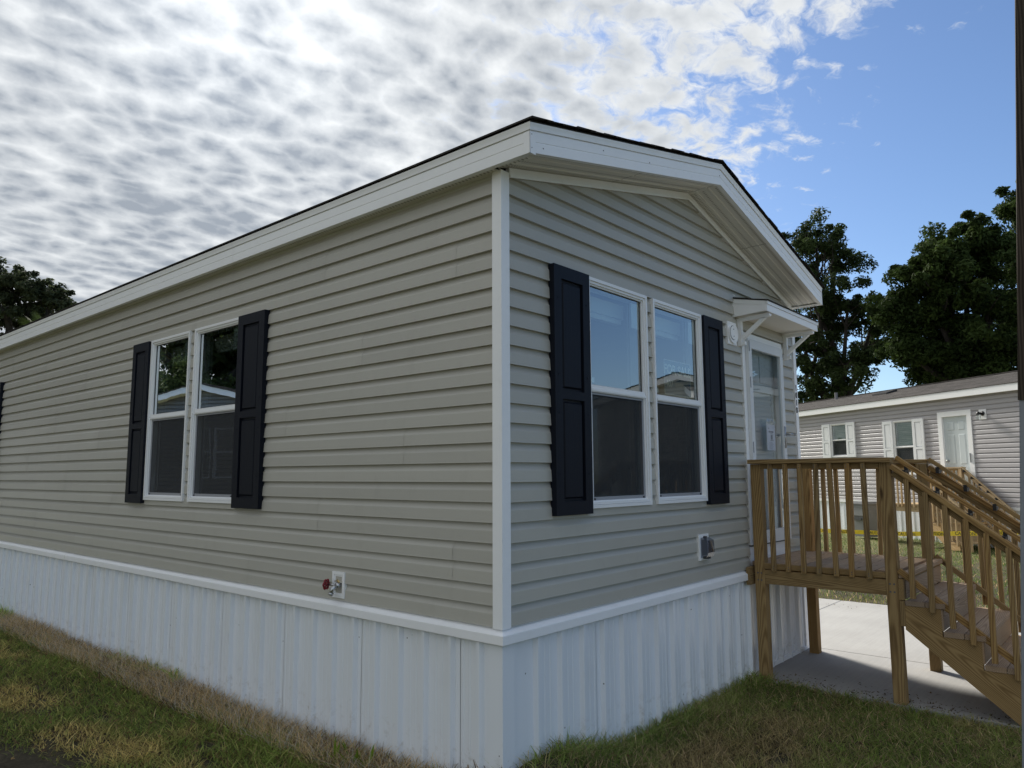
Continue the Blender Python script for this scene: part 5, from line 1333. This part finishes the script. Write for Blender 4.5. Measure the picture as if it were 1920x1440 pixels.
# -- side yard along the long wall
def side_yard(n):
    x = rng.uniform(-3.4, -0.03, n); y = rng.uniform(-1.6, 11.5, n)
    keep = rng.random(n) < np.clip(1.25-0.075*np.hypot(x+3.1, y+2.8), 0.28, 1)
    x, y = x[keep], y[keep]
    f = fbm(x, y, 5); g2 = fbm(x*2.3+4, y*2.3, 9)
    dirt = np.clip(2.2*blob(x, y, -1.80, 2.60, 0.52, 0.62)+1.3*blob(x, y, -0.62, 2.02, 0.10, 0.13)+1.1*blob(x, y, -0.78, 1.72, 0.10, 0.16)+1.0*blob(x, y, -0.80, 3.35, 0.12, 0.2)+1.0*blob(x, y, -1.05, 3.75, 0.14, 0.22), 0, 1.6)+0.25*g2
    keep = rng.random(len(x)) > np.clip(dirt*1.25-0.35, 0, 0.985)
    x, y, f, g2 = x[keep], y[keep], f[keep], g2[keep]
    yel = 1.2*blob(x, y, -1.15, 2.95, 0.30, 0.42)+1.1*blob(x, y, -1.10, 4.4, 0.30, 0.75)+1.1*blob(x, y, -0.98, 2.30, 0.22, 0.26)+0.9*blob(x, y, -0.60, 2.35, 0.12, 0.2)+0.8*blob(x, y, -0.75, 6.4, 0.4, 0.9)+0.9*blob(x, y, -0.88, 1.75, 0.15, 0.2)+0.30*g2+0.12*f
    k = np.clip((yel-0.42)*2.2, 0, 1)[:, None]
    m_ = np.clip(0.5+0.5*f+0.3*rng.normal(size=len(x)), 0, 1)[:, None]
    c = GREEN*m_+DGREEN*(1-m_); c = c*(1-k)+(YEL*rng.uniform(0.6, 1.15, (len(x), 1)))*k
    mixy = rng.random(len(x)) < 0.22; c[mixy] = (0.5*YEL+0.5*GREEN)*rng.uniform(0.5, 1.1, (mixy.sum(), 1))
    br = rng.random(len(x)) < 0.14; c[br] = BROWN*rng.uniform(0.7, 1.6, (br.sum(), 1))
    strip = np.clip((x+0.42+0.20*g2+0.06*rng.normal(size=len(x)))/0.42, 0, 1)          # dead stalks next to the skirting
    dead = rng.random(len(x)) < strip*0.76
    c[dead] = TAN*rng.uniform(0.18, 1.15, (dead.sum(), 1)); dk_ = dead & (rng.random(len(x)) < 0.35); c[dk_] = BROWN*rng.uniform(0.5, 1.5, (dk_.sum(), 1))
    tuft = (blob(x, y, -0.08, 8.45, 0.3, 0.4)+blob(x, y, -0.06, 4.78, 0.1, 0.12)+blob(x, y, -0.05, 4.15, 0.08, 0.12)+blob(x, y, -0.05, 3.7, 0.07, 0.1)) > 0.55
    c[tuft] = (GREEN*1.3)*rng.uniform(0.6, 1.2, (tuft.sum(), 1))
    h = np.where(dead, rng.uniform(0.045, 0.12, len(x)), rng.uniform(0.030, 0.082, len(x)))*(1+0.25*f); h = np.where(tuft, rng.uniform(0.09, 0.19, len(x)), h)
    w = rng.uniform(0.0018, 0.0040, len(x))*(1+0.05*np.hypot(x+3.1, y+2.8))
    c = c*rng.uniform(0.55, 1.35, (len(x), 1))
    return blades('', x, y, np.clip(h, 0.02, 0.2), w, c, rng, 1.5)
def stalks(n):
    x = rng.uniform(-0.38, -0.05, n); y = rng.uniform(0.35, 8.5, n)
    c = np.where((rng.random(n) < 0.35)[:, None], PALE, TAN*1.5)*rng.uniform(0.5, 1.05, (n, 1))
    return blades('', x, y, rng.uniform(0.08, 0.17, n), rng.uniform(0.0013, 0.0026, n), c, rng, 1.1)
turf('grass', 'patchy green and straw coloured grass along the long wall of the tan home', [side_yard(250000), stalks(9000)])
# -- front yard before the gable
def front_yard(n):
    x = rng.uniform(-1.2, 3.38, n); y = rng.uniform(-3.6, -0.03, n)
    e_ = 3.245+0.06*fbm(x*0, y*1.5, 31)+0.03*rng.normal(size=n)
    keep = (x < e_); x, y = x[keep], y[keep]
    f = fbm(x+7, y-3, 15); g2 = fbm(x*2.1+4, y*2.1, 19)
    dirt = 0.9*blob(x, y, 0.12, -0.10, 0.25, 0.22)+0.22*g2+0.7*blob(x, y, 1.55, -0.9, 0.16, 0.12)
    keep = rng.random(len(x)) > np.clip(dirt*1.3-0.3, 0, 0.9); x, y, f, g2 = x[keep], y[keep], f[keep], g2[keep]
    yel = 0.30*g2+0.22*f+0.55*blob(x, y, 1.35, -0.55, 0.5, 0.3)+0.35*blob(x, y, 2.3, -0.9, 0.6, 0.5)
    k = np.clip((yel-0.05)*1.5, 0, 1)[:, None]; m_ = np.clip(0.5+0.5*f+0.3*rng.normal(size=len(x)), 0, 1)[:, None]
    c = GREEN*0.95*m_+DGREEN*(1-m_); c = c*(1-k)+(np.array((0.46, 0.37, 0.17))*rng.uniform(0.5, 1.2, (len(x), 1)))*k
    br = rng.random(len(x)) < 0.30; c[br] = TAN*rng.uniform(0.35, 1.2, (br.sum(), 1))
    near = (y > -0.22-0.06*g2); h = rng.uniform(0.030, 0.080, len(x)); h = np.where(near, rng.uniform(0.05, 0.12, len(x)), h)
    c[near] = c[near]*0.9+GREEN*0.2
    c = c*rng.uniform(0.55, 1.4, (len(x), 1))
    return blades('', x, y, h, rng.uniform(0.0017, 0.0038, len(x)), c, rng, 1.5)
turf('grass', 'short mixed green and brown grass in front of the gable and the steps', [front_yard(105000)])
# -- lawn beyond the driveway
def far_lawn(n):
    x = rng.uniform(7.80, 24, n); y = rng.uniform(-9, 9, n)
    keep = rng.random(n) < np.clip(1.3-0.055*(x-4), 0.15, 1); x, y = x[keep], y[keep]
    f = fbm(x*0.6+7, y*0.6-3, 45); m_ = np.clip(0.5+0.5*f+0.3*rng.normal(size=len(x)), 0, 1)[:, None]
    c = np.array((0.12, 0.175, 0.045))*m_+np.array((0.075, 0.11, 0.032))*(1-m_); e_ = np.clip(1-(x-7.8)/0.9, 0, 1)[:, None]*0.7
    c = c*(1-e_)+np.array((0.20, 0.19, 0.06))*e_
    br = rng.random(len(x)) < 0.16; c[br] = TAN*rng.uniform(0.4, 1.1, (br.sum(), 1))
    return blades('', x, y, rng.uniform(0.035, 0.085, len(x)), rng.uniform(0.003, 0.006, len(x)), c, rng, 0.8)
turf('grass', 'lawn beyond the driveway reaching to the grey home', [far_lawn(150000)])
# crumbs of soil and clippings along the slab edge
def crumbs(n):
    x = 3.22+np.abs(rng.normal(size=n))*0.16; y = rng.uniform(-2.6, -0.15, n)
    far_ = rng.random(n) < 0.15; x = np.where(far_, rng.uniform(7.2, 7.78, n), x); y = np.where(far_, rng.uniform(-2, 2, n), y)
    c = BROWN*rng.uniform(0.2, 1.0, (n, 1))
    return blades('', x, y, rng.uniform(0.003, 0.012, n), rng.uniform(0.002, 0.008, n), c, rng, 3.0, z=np.full(n, -0.270))
turf('soil_crumbs', 'soil crumbs and clippings scattered along the concrete edge', [crumbs(700)])
def litter(n):
    x = np.concatenate([rng.uniform(-2.2, -0.05, n), rng.uniform(0.0, 3.2, n//2)]); y = np.concatenate([rng.uniform(0.6, 8, n), rng.uniform(-2.2, -0.1, n//2)])
    m_ = len(x); c = np.where((rng.random(m_) < 0.5)[:, None], np.array((0.30, 0.19, 0.09)), np.array((0.10, 0.065, 0.04)))*rng.uniform(0.5, 1.3, (m_, 1))
    return blades('', x, y, rng.uniform(0.006, 0.016, m_), rng.uniform(0.006, 0.014, m_), c, rng, 2.5, z=gzv(x, y)+rng.uniform(0.03, 0.06, m_))
turf('leaf_litter', 'small brown fallen leaves and scraps lying in the grass', [litter(420)])
# bright weed at the foot of the side wall
wd_ = root('weed', 'bright yellow green weed growing at the foot of the skirting', 'plant', (-0.24, 1.02, gz(-0.24, 1.02)), world_parts=False)
Vs = []; Fs = []; Ts = []; nv = 0; rw_ = np.random.default_rng(6)
for i in range(46):
    az = rw_.uniform(0, 6.28); el = rw_.uniform(0.2, 1.3); ln = rw_.uniform(0.08, 0.19); b0_ = np.array([rw_.uniform(-.07, .07), rw_.uniform(-.12, .12), 0.0])
    dv = np.array([math.cos(az)*math.cos(el), math.sin(az)*math.cos(el), math.sin(el)]); sd = np.array([-math.sin(az), math.cos(az), 0])*0.010
    Vs += [b0_, b0_+dv*ln*0.55+sd, b0_+dv*ln-np.array([0, 0, 0.012]), b0_+dv*ln*0.55-sd]; Fs.append([nv, nv+1, nv+2, nv+3]); nv += 4; Ts += [np.array([0.20, 0.30, 0.03])*rw_.uniform(0.6, 1.1)]*4
link('leaves', quick_mesh('leaves', np.array(Vs), np.array(Fs), np.array(Ts), 'leaf'), wd_)
